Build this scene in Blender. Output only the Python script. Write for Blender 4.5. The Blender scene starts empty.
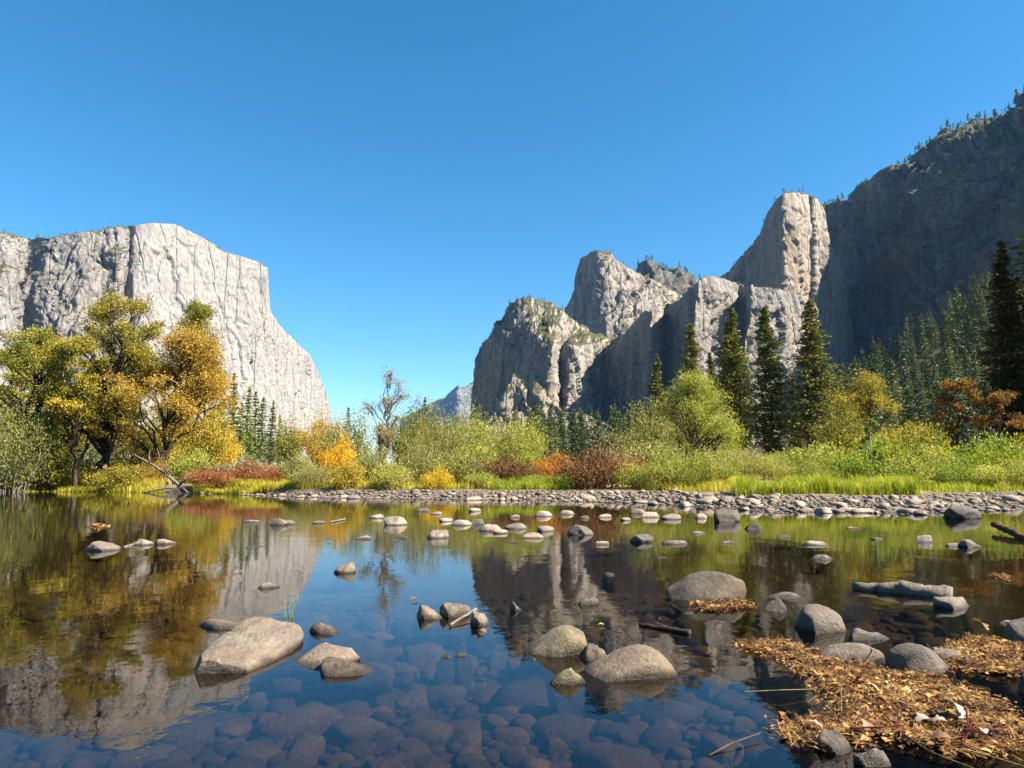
import bpy, bmesh, math, random
import numpy as np
from mathutils import Vector
R = math.radians
scene = bpy.context.scene
COL = scene.collection

# ------------------------------------------------------------------ camera, sky, sun, exposure
F = 683.0
PITCH = math.atan(0.127)
CAMZ = 1.5
cam = bpy.data.cameras.new('camera')
cam.sensor_width = 36; cam.lens = 36 * F / 1024
cam.clip_start = 0.05; cam.clip_end = 30000
camo = bpy.data.objects.new('camera', cam); COL.objects.link(camo)
camo.location = (0, 0, CAMZ); camo.rotation_euler = (R(90) + PITCH, 0, 0)
scene.camera = camo

SUN_EL, SUN_AZ = R(43), R(108)          # azimuth clockwise from +Y (the view direction)
world = bpy.data.worlds.new('World'); scene.world = world; world.use_nodes = True
wn = world.node_tree; wn.nodes.clear()
sky = wn.nodes.new('ShaderNodeTexSky'); sky.sky_type = 'NISHITA'; sky.sun_disc = False
sky.sun_elevation = SUN_EL; sky.sun_rotation = SUN_AZ
sky.altitude = 1200; sky.air_density = 1.0; sky.dust_density = 0.3; sky.ozone_density = 3.0
hs = wn.nodes.new('ShaderNodeHueSaturation'); hs.inputs['Saturation'].default_value = 1.31; hs.inputs['Hue'].default_value = 0.488
bg = wn.nodes.new('ShaderNodeBackground'); bg.inputs['Strength'].default_value = 0.05
wo = wn.nodes.new('ShaderNodeOutputWorld')
wn.links.new(sky.outputs[0], hs.inputs['Color']); wn.links.new(hs.outputs[0], bg.inputs[0]); wn.links.new(bg.outputs[0], wo.inputs[0])
sl = bpy.data.lights.new('sun', 'SUN'); sl.energy = 5.0; sl.angle = R(0.5); sl.color = (1.0, 0.89, 0.74)
so = bpy.data.objects.new('sun', sl); COL.objects.link(so)
SD = Vector((math.sin(SUN_AZ) * math.cos(SUN_EL), math.cos(SUN_AZ) * math.cos(SUN_EL), math.sin(SUN_EL)))
so.rotation_euler = SD.to_track_quat('Z', 'Y').to_euler(); so.location = (40, 0, 60)
vs = scene.view_settings
vs.view_transform = 'Standard'; vs.look = 'None'; vs.exposure = 2.1; vs.gamma = 1.0; vs.use_curve_mapping = False
scene.cycles.use_denoising = True
scene.cycles.max_bounces = 8; scene.cycles.diffuse_bounces = 1; scene.cycles.transparent_max_bounces = 8
scene.cycles.caustics_reflective = False; scene.cycles.caustics_refractive = False
scene.cycles.volume_bounces = 0

# ------------------------------------------------------------------ pixel <-> world
cp, sp = math.cos(PITCH), math.sin(PITCH)
def at(px, py, D):
    a = (px - 512) / F; b = (384 - py) / F
    Y = cp - b * sp; Z = sp + b * cp
    return np.array([a / Y * D, D, CAMZ + Z / Y * D])
def plane(px, py, z=0.0):
    a = (px - 512) / F; b = (384 - py) / F
    Y = cp - b * sp; Z = sp + b * cp
    t = (z - CAMZ) / Z
    return np.array([a * t, Y * t, z])

# ------------------------------------------------------------------ numpy noise
def _h(ix, iy, iz, seed):
    n = (ix * 374761393 + iy * 668265263 + iz * 1274126177 + seed * 974711) & 0xFFFFFFFF
    n = ((n ^ (n >> 13)) * 1274126177) & 0xFFFFFFFF
    n = (n ^ (n >> 16)) & 0xFFFFFFFF
    return n / 4294967295.0
def vnoise(P, seed=0):
    P = np.asarray(P, float); I = np.floor(P).astype(np.int64); f = P - I; f = f * f * f * (f * (f * 6 - 15) + 10)
    r = 0
    for dx in (0, 1):
        wx = f[:, 0] if dx else 1 - f[:, 0]
        for dy in (0, 1):
            wy = f[:, 1] if dy else 1 - f[:, 1]
            for dz in (0, 1):
                wz = f[:, 2] if dz else 1 - f[:, 2]
                r = r + wx * wy * wz * _h(I[:, 0] + dx, I[:, 1] + dy, I[:, 2] + dz, seed)
    return r * 2 - 1
def fbm(P, oct=4, seed=0, gain=0.5, ridged=False):
    P = np.asarray(P, float); r = 0; a = 1; t = 0
    for o in range(oct):
        n = vnoise(P * (2.03 ** o) + o * 17.3, seed + o)
        if ridged: n = 1 - 2 * np.abs(n)
        r = r + a * n; t += a; a *= gain
    return r / t
def sstep(a, b, x):
    t = np.clip((x - a) / (b - a), 0, 1); return t * t * (3 - 2 * t)

# ------------------------------------------------------------------ mesh helpers
def mk_mesh(name, V, faces, smooth=False):
    """faces: list of index arrays, each (M,3) or (M,4)"""
    me = bpy.data.meshes.new(name)
    V = np.asarray(V, np.float32); me.vertices.add(len(V)); me.vertices.foreach_set('co', V.ravel())
    loops = []; starts = []; s = 0
    for f in faces:
        f = np.asarray(f, np.int32)
        if len(f) == 0: continue
        loops.append(f.ravel()); k = f.shape[1]
        starts.append(s + np.arange(len(f), dtype=np.int32) * k); s += f.size
    loops = np.concatenate(loops); starts = np.concatenate(starts)
    me.loops.add(len(loops)); me.loops.foreach_set('vertex_index', loops)
    me.polygons.add(len(starts)); me.polygons.foreach_set('loop_start', starts)
    if smooth: me.polygons.foreach_set('use_smooth', np.ones(len(starts), bool))
    me.update(calc_edges=True); me.validate()
    return me
def link(name, me, mat=None, parent=None, loc=None):
    o = bpy.data.objects.new(name, me); COL.objects.link(o)
    if mat is not None and me is not None and len(me.materials) == 0: me.materials.append(mat)
    if parent is not None: o.parent = parent
    if loc is not None: o.location = loc
    return o
def tag(o, label, cat, group=None, kind=None):
    o['label'] = label; o['category'] = cat
    if group: o['group'] = group
    if kind: o['kind'] = kind
    return o
def grid_faces(nr, nc):
    i = np.arange(nr - 1)[:, None] * nc + np.arange(nc - 1)[None, :]
    i = i.ravel()
    return np.stack([i, i + 1, i + nc + 1, i + nc], 1)
class Bag:
    """collects vertices and faces of one mesh"""
    def __init__(s): s.V = []; s.F4 = []; s.F3 = []; s.n = 0
    def add(s, V, F4=None, F3=None):
        V = np.asarray(V, float)
        if F4 is not None and len(F4): s.F4.append(np.asarray(F4) + s.n)
        if F3 is not None and len(F3): s.F3.append(np.asarray(F3) + s.n)
        s.V.append(V); s.n += len(V)
    def mesh(s, name, smooth=False):
        fs = []
        if s.F4: fs.append(np.concatenate(s.F4))
        if s.F3: fs.append(np.concatenate(s.F3))
        return mk_mesh(name, np.concatenate(s.V), fs, smooth)
def tube(bag, pts, rad, n=6, cap=True, wob=0, rng=None):
    pts = np.asarray(pts, float); rad = np.broadcast_to(np.asarray(rad, float), (len(pts),))
    T = np.gradient(pts, axis=0); T /= np.linalg.norm(T, axis=1)[:, None] + 1e-9
    ref = np.array([0.31, 0.17, 0.93]) if abs(T[0, 2]) < 0.8 else np.array([0.93, 0.31, 0.1])
    U = np.cross(T, ref); U /= np.linalg.norm(U, axis=1)[:, None] + 1e-9
    W = np.cross(T, U)
    a = np.linspace(0, 2 * np.pi, n, endpoint=False)
    rr = rad[:, None] * np.ones(n)[None, :]
    if wob and rng is not None: rr = rr * (1 + wob * rng.uniform(-1, 1, rr.shape))
    V = pts[:, None, :] + rr[:, :, None] * (np.cos(a)[None, :, None] * U[:, None, :] + np.sin(a)[None, :, None] * W[:, None, :])
    V = V.reshape(-1, 3); fs = []
    for i in range(len(pts) - 1):
        for j in range(n):
            k = (j + 1) % n
            fs.append((i * n + j, i * n + k, (i + 1) * n + k, (i + 1) * n + j))
    f3 = []
    if cap:
        V = np.concatenate([V, pts[:1], pts[-1:]]); m = len(pts) * n
        for j in range(n):
            k = (j + 1) % n
            f3.append((m, k, j)); f3.append((m + 1, (len(pts) - 1) * n + j, (len(pts) - 1) * n + k))
    bag.add(V, fs, f3)
def unit(v): return v / (np.linalg.norm(v, axis=-1, keepdims=True) + 1e-9)
def leaves(bag, C, L, Wd, rng, D=None, spread=1.0, up=0.3):
    """one small folded blade per centre C; D = main direction of each blade"""
    n = len(C)
    d = unit(rng.normal(size=(n, 3)))
    if D is not None: d = unit(D + spread * d)
    nrm = unit(rng.normal(size=(n, 3)) + np.array([0.25 * up, 0, up]))
    s = unit(np.cross(d, nrm))
    L = (L * rng.uniform(0.65, 1.3, n))[:, None]; w = (Wd * rng.uniform(0.65, 1.3, n))[:, None]
    A = C - d * L / 2; B = C + d * L / 2
    M = C + d * L * 0.05
    V = np.stack([A, M + s * w / 2, B, M - s * w / 2], 1).reshape(-1, 3)
    bag.add(V, np.arange(4 * n).reshape(n, 4))

# ------------------------------------------------------------------ materials
class NT:
    def __init__(s, name):
        s.m = bpy.data.materials.new(name); s.m.use_nodes = True; s.t = s.m.node_tree; s.t.nodes.clear()
        s.out = s.t.nodes.new('ShaderNodeOutputMaterial')
    def n(s, typ, props=None, **inp):
        nd = s.t.nodes.new('ShaderNode' + typ)
        for k, v in (props or {}).items(): setattr(nd, k, v)
        for k, v in inp.items():
            key = k.replace('_', ' ')
            if k.startswith('i') and k[1:].isdigit(): key = int(k[1:])
            sock = nd.inputs[key]
            if hasattr(v, 'is_output'): s.t.links.new(v, sock)
            else: sock.default_value = v
        return nd
    def pos(s): return s.n('NewGeometry').outputs['Position']
    def scl(s, v, sc, loc=(0, 0, 0)):
        return s.n('Mapping', Vector=v, Scale=sc, Location=loc).outputs[0]
    def noise(s, v, scale=1.0, detail=4.0, rough=0.55, dist=0.0):
        return s.n('TexNoise', Vector=v, Scale=scale, Detail=detail, Roughness=rough, Distortion=dist).outputs[0]
    def ramp(s, f, stops, interp='LINEAR'):
        r = s.n('ValToRGB', Fac=f); e = r.color_ramp.elements; r.color_ramp.interpolation = interp
        while len(e) < len(stops): e.new(0.5)
        for i, (p, c) in enumerate(stops):
            e[i].position = p; e[i].color = (c, c, c, 1) if isinstance(c, (int, float)) else (*c, 1)
        return r.outputs[0]
    def mix(s, f, a, b, mode='MIX'):
        nd = s.n('MixRGB', {'blend_type': mode}, Fac=f)
        for i, v in ((1, a), (2, b)):
            if hasattr(v, 'is_output'): s.t.links.new(v, nd.inputs[i])
            else: nd.inputs[i].default_value = (*v, 1)
        return nd.outputs[0]
    def math(s, op, a, b=0.0, clamp=False):
        nd = s.n('Math', {'operation': op, 'use_clamp': clamp}); 
        for i, v in ((0, a), (1, b)):
            if hasattr(v, 'is_output'): s.t.links.new(v, nd.inputs[i])
            else: nd.inputs[i].default_value = v
        return nd.outputs[0]
    def bump(s, h, strength, dist): return s.n('Bump', Height=h, Strength=strength, Distance=dist).outputs[0]
    def principled(s, col, rough=0.9, normal=None, spec=0.3):
        p = s.n('BsdfPrincipled', Roughness=rough)
        p.inputs['Specular IOR Level'].default_value = spec
        if hasattr(col, 'is_output'): s.t.links.new(col, p.inputs['Base Color'])
        else: p.inputs['Base Color'].default_value = (*col, 1)
        if normal is not None: s.t.links.new(normal, p.inputs['Normal'])
        return p
    def surf(s, sh): s.t.links.new(sh.outputs[0] if hasattr(sh, 'outputs') else sh, s.out.inputs['Surface']); return s.m

ALB_CLIFF, ALB_LEAF, ALB_BARK, ALB_ROCK = 0.56, 0.86, 0.5, 0.58
def cliff_mat(name, light, grey, stain, warm, warm_amt=0.5, veg=True, scale=1.0, veg_lo=0.52, crk=0.42):
    light, grey, stain, warm = [tuple(v * ALB_CLIFF for v in c) for c in (light, grey, stain, warm)]
    t = NT(name); P = t.pos()
    k = 1.0 / scale
    wv = t.n('TexNoise', Vector=t.scl(P, (k / 60, k / 60, k / 90)), Scale=1.0, Detail=4.0).outputs['Color']
    W = t.n('VectorMath', {'operation': 'MULTIPLY_ADD'}, i0=wv, i1=(26 * scale, 26 * scale, 60 * scale), i2=P).outputs[0]
    st = t.noise(t.scl(W, (k / 26, k / 26, k / 330)), 1, 7, 0.66)
    big = t.noise(t.scl(P, (k / 190, k / 190, k / 230), (3, 7, 1)), 1, 6, 0.62)
    blot = t.noise(t.scl(P, (k / 52, k / 52, k / 70), (8, 1, 6)), 1, 6, 0.68)
    fine = t.noise(t.scl(P, (k / 7, k / 7, k / 14)), 1, 5, 0.7)
    c = t.mix(t.ramp(t.math('ADD', t.math('MULTIPLY', st, 0.55), t.math('MULTIPLY', blot, 0.45)), [(0.40, 0), (0.58, 1)]), grey, light)
    c = t.mix(t.math('MULTIPLY', t.ramp(big, [(0.48, 0), (0.62, 1)]), warm_amt), c, warm)
    dk = t.noise(t.scl(W, (k / 15, k / 15, k / 260), (11, 2, 5)), 1, 6, 0.72)
    msk = t.math('MULTIPLY', t.ramp(dk, [(0.53, 0), (0.66, 1)]), t.ramp(big, [(0.36, 0.8), (0.60, 0.2)]))
    c = t.mix(msk, c, stain)
    def edge(sx, sz, wdt):
        e = t.n('TexVoronoi', {'feature': 'DISTANCE_TO_EDGE'}, Vector=t.scl(W, (k / sx, k / sx, k / sz)), Scale=1.0).outputs['Distance']
        return t.ramp(e, [(0.0, 1), (wdt, 0)])
    e1 = edge(60, 260, 0.045); e2 = edge(19, 70, 0.06)
    gate = t.ramp(blot, [(0.45, 0.0), (0.62, 1)])
    c = t.mix(t.math('MULTIPLY', t.math('MULTIPLY', e1, gate), crk), c, stain)
    c = t.mix(t.math('MULTIPLY', t.math('MULTIPLY', e2, gate), crk), c, stain)
    c = t.mix(1.0, c, t.ramp(fine, [(0.25, 0.62), (0.75, 1.2)]), 'MULTIPLY')
    if veg:
        nz = t.n('SeparateXYZ', Vector=t.n('NewGeometry').outputs['Normal']).outputs[2]
        vn = t.noise(t.scl(P, (k / 55, k / 55, k / 55), (5, 9, 2)), 1, 5, 0.65)
        v = t.math('ADD', nz, t.math('MULTIPLY', t.math('SUBTRACT', vn, 0.5), 0.9))
        vm = t.ramp(v, [(veg_lo, 0), (veg_lo + 0.10, 1)])
        spk = t.noise(t.scl(P, (k / 7, k / 7, k / 7)), 1, 3, 0.7)
        vc = t.ramp(spk, [(0.3, (0.022, 0.028, 0.011)), (0.52, (0.06, 0.062, 0.026)), (0.7, (0.13, 0.115, 0.07))])
        c = t.mix(vm, c, vc)
    cell = t.n('TexVoronoi', Vector=t.scl(W, (k / 19, k / 19, k / 70)), Scale=1.0).outputs['Color']
    bh = t.math('ADD', t.math('ADD', t.noise(t.scl(P, (k / 12, k / 12, k / 24)), 1, 8, 0.72), t.math('MULTIPLY', t.n('SeparateXYZ', Vector=cell).outputs[0], 0.5)), t.math('MULTIPLY', e1, -0.5))
    return t.surf(t.principled(c, 0.92, t.bump(bh, 1.0, 9.0 * scale), 0.15))

M_CLIFF_PALE = cliff_mat('pale granite', (0.49, 0.475, 0.46), (0.38, 0.375, 0.37), (0.24, 0.24, 0.245), (0.50, 0.45, 0.40), 0.5, veg_lo=0.62, crk=0.2)
M_CLIFF_SHOULDER = cliff_mat('shoulder granite', (0.44, 0.42, 0.405), (0.27, 0.265, 0.265), (0.13, 0.13, 0.135), (0.42, 0.36, 0.30), 0.5, veg_lo=0.42)
M_CLIFF_GREY = cliff_mat('grey granite', (0.55, 0.505, 0.45), (0.25, 0.245, 0.24), (0.085, 0.085, 0.09), (0.56, 0.42, 0.29), 0.4)
M_CLIFF_TOWER = cliff_mat('warm granite', (0.60, 0.54, 0.46), (0.33, 0.31, 0.29), (0.11, 0.105, 0.105), (0.56, 0.40, 0.26), 0.5)
M_CLIFF_SHADED = cliff_mat('shade-darkened granite', (0.30, 0.285, 0.265), (0.075, 0.075, 0.08), (0.02, 0.02, 0.022), (0.30, 0.23, 0.17), 0.5, veg_lo=0.42)  # albedo lowered so the unlit massif looks deeper in shade
M_CLIFF_FAR = cliff_mat('far granite', (0.34, 0.33, 0.32), (0.20, 0.21, 0.20), (0.12, 0.125, 0.115), (0.4, 0.35, 0.3), 0.3, scale=4.0)

def leaf_mat(name, cols, trans=0.42, var=0.25):
    cols = [tuple(v * ALB_LEAF for v in c) for c in cols]
    t = NT(name)
    g = t.n('NewGeometry'); rnd = g.outputs['Random Per Island']
    oi = t.n('ObjectInfo').outputs['Random']
    cl = t.noise(t.scl(g.outputs['Position'], (0.55, 0.55, 0.55)), 1, 3, 0.6)
    f = t.math('ADD', t.math('MULTIPLY', rnd, 0.55), t.math('ADD', t.math('MULTIPLY', t.math('SUBTRACT', cl, 0.5), 1.4), t.math('ADD', t.math('MULTIPLY', t.math('SUBTRACT', oi, 0.5), var), 0.22)), True)
    n = len(cols)
    c = t.ramp(f, [(i / (n - 1), cc) for i, cc in enumerate(cols)])
    d = t.n('BsdfPrincipled', Roughness=0.55, Base_Color=c); d.inputs['Specular IOR Level'].default_value = 0.25
    tr = t.n('BsdfTranslucent', Color=t.mix(1.0, c, (1.25, 1.15, 0.6), 'MULTIPLY'))
    mx = t.n('MixShader', Fac=trans)
    t.t.links.new(d.outputs[0], mx.inputs[1]); t.t.links.new(tr.outputs[0], mx.inputs[2])
    return t.surf(mx)
L_GOLD = leaf_mat('gold olive leaves', [(0.085, 0.095, 0.013), (0.24, 0.22, 0.025), (0.42, 0.33, 0.04), (0.56, 0.40, 0.06)])
L_OLIVE = leaf_mat('olive green leaves', [(0.06, 0.085, 0.016), (0.16, 0.18, 0.025), (0.29, 0.27, 0.035), (0.40, 0.32, 0.045)])
L_BROWN = leaf_mat('orange brown leaves', [(0.13, 0.11, 0.02), (0.32, 0.22, 0.035), (0.45, 0.29, 0.05), (0.52, 0.38, 0.08)])
L_RUST = leaf_mat('rust leaves', [(0.06, 0.035, 0.012), (0.16, 0.08, 0.02), (0.26, 0.14, 0.03), (0.33, 0.20, 0.04)])
L_LIME = leaf_mat('lime willow leaves', [(0.10, 0.15, 0.018), (0.23, 0.28, 0.04), (0.36, 0.37, 0.08), (0.46, 0.43, 0.13)])
L_GREEN = leaf_mat('fresh green leaves', [(0.06, 0.11, 0.015), (0.15, 0.23, 0.025), (0.26, 0.33, 0.04), (0.34, 0.36, 0.07)])
L_SAGE = leaf_mat('sage willow leaves', [(0.09, 0.11, 0.025), (0.18, 0.20, 0.05), (0.29, 0.29, 0.09), (0.40, 0.36, 0.14)])
L_YELLOW = leaf_mat('yellow autumn leaves', [(0.25, 0.22, 0.02), (0.45, 0.36, 0.03), (0.60, 0.44, 0.04), (0.66, 0.42, 0.03)])
L_AMBER = leaf_mat('amber autumn leaves', [(0.35, 0.20, 0.015), (0.60, 0.36, 0.02), (0.68, 0.42, 0.03), (0.72, 0.48, 0.05)])
L_RED = leaf_mat('red dogwood leaves', [(0.11, 0.04, 0.02), (0.24, 0.085, 0.04), (0.35, 0.15, 0.06), (0.42, 0.22, 0.09)])
L_ORANGE = leaf_mat('orange dogwood leaves', [(0.20, 0.07, 0.015), (0.38, 0.14, 0.025), (0.46, 0.22, 0.04), (0.40, 0.27, 0.06)])
L_MAROON = leaf_mat('maroon brown leaves', [(0.05, 0.025, 0.015), (0.13, 0.06, 0.03), (0.21, 0.115, 0.05), (0.28, 0.17, 0.07)])
L_GREY = leaf_mat('dry grey green leaves', [(0.12, 0.12, 0.06), (0.22, 0.21, 0.11), (0.32, 0.29, 0.17), (0.38, 0.33, 0.2)])
L_PINE = leaf_mat('pine needles', [(0.03, 0.045, 0.012), (0.085, 0.11, 0.025), (0.16, 0.175, 0.04), (0.25, 0.22, 0.065)], 0.2)
L_FIR = leaf_mat('bright fir needles', [(0.05, 0.09, 0.02), (0.11, 0.17, 0.035), (0.18, 0.25, 0.05), (0.24, 0.27, 0.07)], 0.2)
L_FARPINE = leaf_mat('far pine needles', [(0.035, 0.055, 0.02), (0.07, 0.10, 0.03), (0.12, 0.15, 0.045), (0.16, 0.17, 0.065)], 0.15, 0.5)
L_SHADED = leaf_mat('shaded conifer needles', [(0.02, 0.022, 0.008), (0.04, 0.035, 0.012), (0.06, 0.045, 0.015), (0.08, 0.055, 0.02)], 0.15)  # shadow on the right-edge conifer is put into this needle colour

def bark_mat(name, a, b):
    a, b = [tuple(v * ALB_BARK for v in c) for c in (a, b)]
    t = NT(name); P = t.pos()
    n = t.noise(t.scl(P, (9, 9, 1.6)), 1, 6, 0.65)
    c = t.ramp(n, [(0.3, a), (0.7, b)])
    return t.surf(t.principled(c, 0.95, t.bump(n, 0.8, 0.05), 0.1))
B_DARK = bark_mat('dark bark', (0.028, 0.022, 0.017), (0.10, 0.08, 0.06))
B_PINE = bark_mat('pine bark', (0.05, 0.03, 0.02), (0.17, 0.10, 0.06))
B_PALE = bark_mat('pale bark', (0.20, 0.18, 0.15), (0.42, 0.38, 0.32))
B_WOOD = bark_mat('weathered driftwood', (0.12, 0.10, 0.08), (0.38, 0.33, 0.27))
B_STEM = bark_mat('thin stems', (0.07, 0.055, 0.035), (0.18, 0.14, 0.09))
B_RED = bark_mat('red stems', (0.09, 0.012, 0.014), (0.20, 0.035, 0.035))

def rock_mat(name, a, b, wet=True, dk=0.5, moss=0.0):
    a, b = [tuple(v * ALB_ROCK for v in c) for c in (a, b)]
    t = NT(name); P = t.pos(); oi = t.n('ObjectInfo').outputs['Random']
    off = t.n('CombineXYZ', X=t.math('MULTIPLY', oi, 40.0), Y=t.math('MULTIPLY', oi, 23.0)).outputs[0]
    Q = t.n('VectorMath', {'operation': 'ADD'}, i0=P, i1=off).outputs[0]
    n1 = t.noise(t.scl(Q, (2.6, 2.6, 2.6)), 1, 6, 0.6)
    n2 = t.noise(t.scl(Q, (34, 34, 34)), 1, 4, 0.7)
    n3 = t.noise(t.scl(Q, (120, 120, 120)), 1, 2, 0.6)
    c = t.mix(t.ramp(n1, [(0.32, 0), (0.68, 1)]), a, b)
    wm = t.noise(t.scl(Q, (1.3, 1.3, 1.3), (4, 4, 9)), 1, 4, 0.6)
    c = t.mix(t.math('MULTIPLY', t.ramp(wm, [(0.42, 0), (0.62, 1)]), 0.45), c, tuple(x * y for x, y in zip(b, (0.95, 0.74, 0.54))))
    c = t.mix(1.0, c, t.ramp(n2, [(0.3, 0.60), (0.52, 1.0), (0.72, 1.22)]), 'MULTIPLY')
    c = t.mix(1.0, c, t.ramp(n3, [(0.33, 0.72), (0.5, 1.0), (0.68, 1.15)]), 'MULTIPLY')
    c = t.mix(1.0, c, t.ramp(oi, [(0, 0.5), (0.55, 0.95), (1, 1.15)]), 'MULTIPLY')
    lich = t.noise(t.scl(Q, (4.5, 4.5, 4.5), (2, 8, 3)), 1, 7, 0.75)
    c = t.mix(t.math('MULTIPLY', t.ramp(lich, [(0.55, 0), (0.66, 1)]), dk), c, (0.065, 0.06, 0.053))
    if moss:
        ms = t.noise(t.scl(Q, (4, 4, 4), (9, 1, 3)), 1, 5, 0.75)
        c = t.mix(t.math('MULTIPLY', t.ramp(ms, [(0.45, 0), (0.6, 1)]), moss), c, (0.105, 0.1, 0.03))
    rough = 0.85
    if wet:
        z = t.n('SeparateXYZ', Vector=P).outputs[2]
        zz = t.math('ADD', z, t.math('MULTIPLY', t.math('SUBTRACT', n1, 0.5), 0.09))
        w = t.ramp(zz, [(0.016, 1), (0.055, 0)])
        c = t.mix(t.math('MULTIPLY', w, 0.93), c, (0.024, 0.018, 0.012))
        rough = t.ramp(zz, [(0.012, 0.35), (0.045, 0.85)])
    h = t.math('ADD', t.noise(t.scl(Q, (14, 14, 14)), 1, 6, 0.7), t.math('MULTIPLY', n3, 0.25))
    p = t.principled(c, 0.85, t.bump(h, 0.9, 0.05), 0.3)
    if wet: t.t.links.new(rough, p.inputs['Roughness'])
    return t.surf(p)
M_ROCK = rock_mat('river granite', (0.22, 0.18, 0.135), (0.37, 0.31, 0.24))
M_ROCK_MOSS = rock_mat('mossy river granite', (0.21, 0.18, 0.125), (0.32, 0.28, 0.205), moss=0.6)
M_ROCK_GREY = rock_mat('grey river granite', (0.17, 0.15, 0.125), (0.31, 0.275, 0.235))
M_ROCK_DARK = rock_mat('dark river stone', (0.09, 0.085, 0.085), (0.19, 0.18, 0.17))
M_SLAB = rock_mat('slab granite', (0.15, 0.125, 0.10), (0.30, 0.255, 0.205), dk=0.7)
M_COBBLE = rock_mat('bar cobble', (0.30, 0.25, 0.20), (0.54, 0.465, 0.39), dk=0.5)
M_SUBMERGED = rock_mat('submerged stone', (0.075, 0.052, 0.032), (0.22, 0.155, 0.095), wet=False, dk=0.7)

def ground_mat():
    t = NT('valley ground'); P = t.pos(); xyz = t.n('SeparateXYZ', Vector=P); z = xyz.outputs[2]; y = xyz.outputs[1]
    n1 = t.noise(t.scl(P, (0.6, 0.6, 0.6)), 1, 6, 0.65); n2 = t.noise(t.scl(P, (9, 9, 9)), 1, 5, 0.7)
    vor = t.n('TexVoronoi', Vector=t.scl(P, (7, 7, 7)), Scale=1.0).outputs['Distance']
    bed = t.ramp(n2, [(0.3, (0.014, 0.011, 0.007)), (0.7, (0.07, 0.052, 0.032))])
    grav = t.mix(t.ramp(vor, [(0.1, 0), (0.5, 1)]), (0.26, 0.225, 0.185), (0.06, 0.05, 0.04))
    mead = t.ramp(n1, [(0.32, (0.085, 0.08, 0.022)), (0.5, (0.21, 0.155, 0.058)), (0.7, (0.27, 0.20, 0.09))])
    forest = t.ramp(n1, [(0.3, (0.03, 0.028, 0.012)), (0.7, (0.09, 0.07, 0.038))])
    zz = t.math('ADD', z, t.math('MULTIPLY', t.math('SUBTRACT', n2, 0.5), 0.12))
    c = t.mix(t.ramp(zz, [(0.02, 0), (0.06, 1)]), bed, grav)
    c = t.mix(t.math('DIVIDE', t.math('SUBTRACT', zz, 0.38), 0.14, True), c, mead)
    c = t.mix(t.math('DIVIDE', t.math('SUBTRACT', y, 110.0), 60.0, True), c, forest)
    return t.surf(t.principled(c, 0.95, t.bump(t.math('ADD', n2, vor), 0.6, 0.06), 0.1))
M_GROUND = ground_mat()

def water_mat():
    t = NT('clear river water'); P = t.pos()
    a = t.noise(t.scl(P, (1.1, 0.9, 1), (3, 1, 0)), 1, 3, 0.5, 0.4)
    b = t.noise(t.scl(P, (6.0, 5.0, 1)), 1, 3, 0.55, 0.2)
    calm = t.noise(t.scl(P, (0.09, 0.16, 1), (6, 2, 0)), 1, 2, 0.5)
    flow = t.math('MULTIPLY', t.ramp(calm, [(0.38, 0.25), (0.62, 1.0)]), b)
    h = t.math('ADD', t.math('MULTIPLY', a, 0.012), t.math('MULTIPLY', flow, 0.0056))
    nb = t.n('Bump', Height=h, Strength=0.36, Distance=1.0).outputs[0]
    fr = t.n('Fresnel', IOR=1.34, Normal=nb)
    gl = t.n('BsdfGlossy', Color=(1, 1, 1, 1), Roughness=0.012, Normal=nb)
    tr = t.n('BsdfTransparent', Color=(0.57, 0.51, 0.41, 1))
    mx = t.n('MixShader', Fac=fr.outputs[0])
    t.t.links.new(tr.outputs[0], mx.inputs[1]); t.t.links.new(gl.outputs[0], mx.inputs[2])
    return t.surf(mx)
M_WATER = water_mat()

# ------------------------------------------------------------------ terrain
SH = [(-400, 490.5), (0, 491), (80, 491), (165, 492), (230, 493.5), (300, 496.5), (400, 498), (500, 499), (600, 500.5), (680, 504), (760, 510), (860, 510), (930, 512), (1024, 507), (1300, 505)]
SHW = np.array([plane(x, y) for x, y in SH])
GR = [(-400, 49.5), (0, 50), (160, 48), (200, 46.5), (280, 42), (400, 40), (560, 39), (690, 36), (745, 32), (830, 31), (920, 32.5), (1000, 37), (1300, 38)]
def px_of(x, y): return 512 + F * 1.008 * x / np.maximum(y, 1.0)
def terr(x, y):
    x = np.asarray(x, float); y = np.asarray(y, float)
    px = px_of(x, y)
    ys = np.interp(x, SHW[:, 0], SHW[:, 1])
    ys = np.where(y > 60, 45.0, ys)
    d = y - ys
    gw = np.maximum(np.interp(px, [g[0] for g in GR], [g[1] for g in GR]) - ys, 0.6)
    # river bed
    dep = 0.04 + 0.20 * sstep(0, 8, -d)
    near = sstep(14, 6.0, y)
    dep = dep * (1 - near) + 0.33 * near
    dep = dep * (1 - 0.55 * np.exp(-((x - 3.6) / 1.3) ** 2 - ((y - 4.6) / 1.9) ** 2))
    dep = dep * (1 - sstep(0.5, -3.0, y)) - 0.9 * sstep(0.0, -6.0, y)
    # land
    g = np.clip(d / gw, 0, 1)
    z = 0.02 + 0.40 * g ** 0.8 + 0.50 * sstep(0, 9, d - gw) + 0.017 * np.clip(d - gw - 6, 0, 80) + 0.008 * np.clip(d - gw - 86, 0, 900)
    u = x / np.maximum(y, 1)
    z = z + 190 * sstep(230, 850, y) * sstep(0.30, 0.80, u) + 26 * sstep(300, 1100, y) * sstep(0.05, 0.4, u)
    z = z + 15 * sstep(500, 1500, y) * sstep(-0.25, -0.7, u)
    w = sstep(-0.15, 0.15, d)
    r = -dep * (1 - w) + z * w
    r = r + 0.05 * vnoise(np.stack([x.ravel() * 0.7, y.ravel() * 0.7, 0 * x.ravel()], 1), 5).reshape(x.shape) * np.clip(np.abs(d) / 3, 0.2, 1)
    return r
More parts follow.
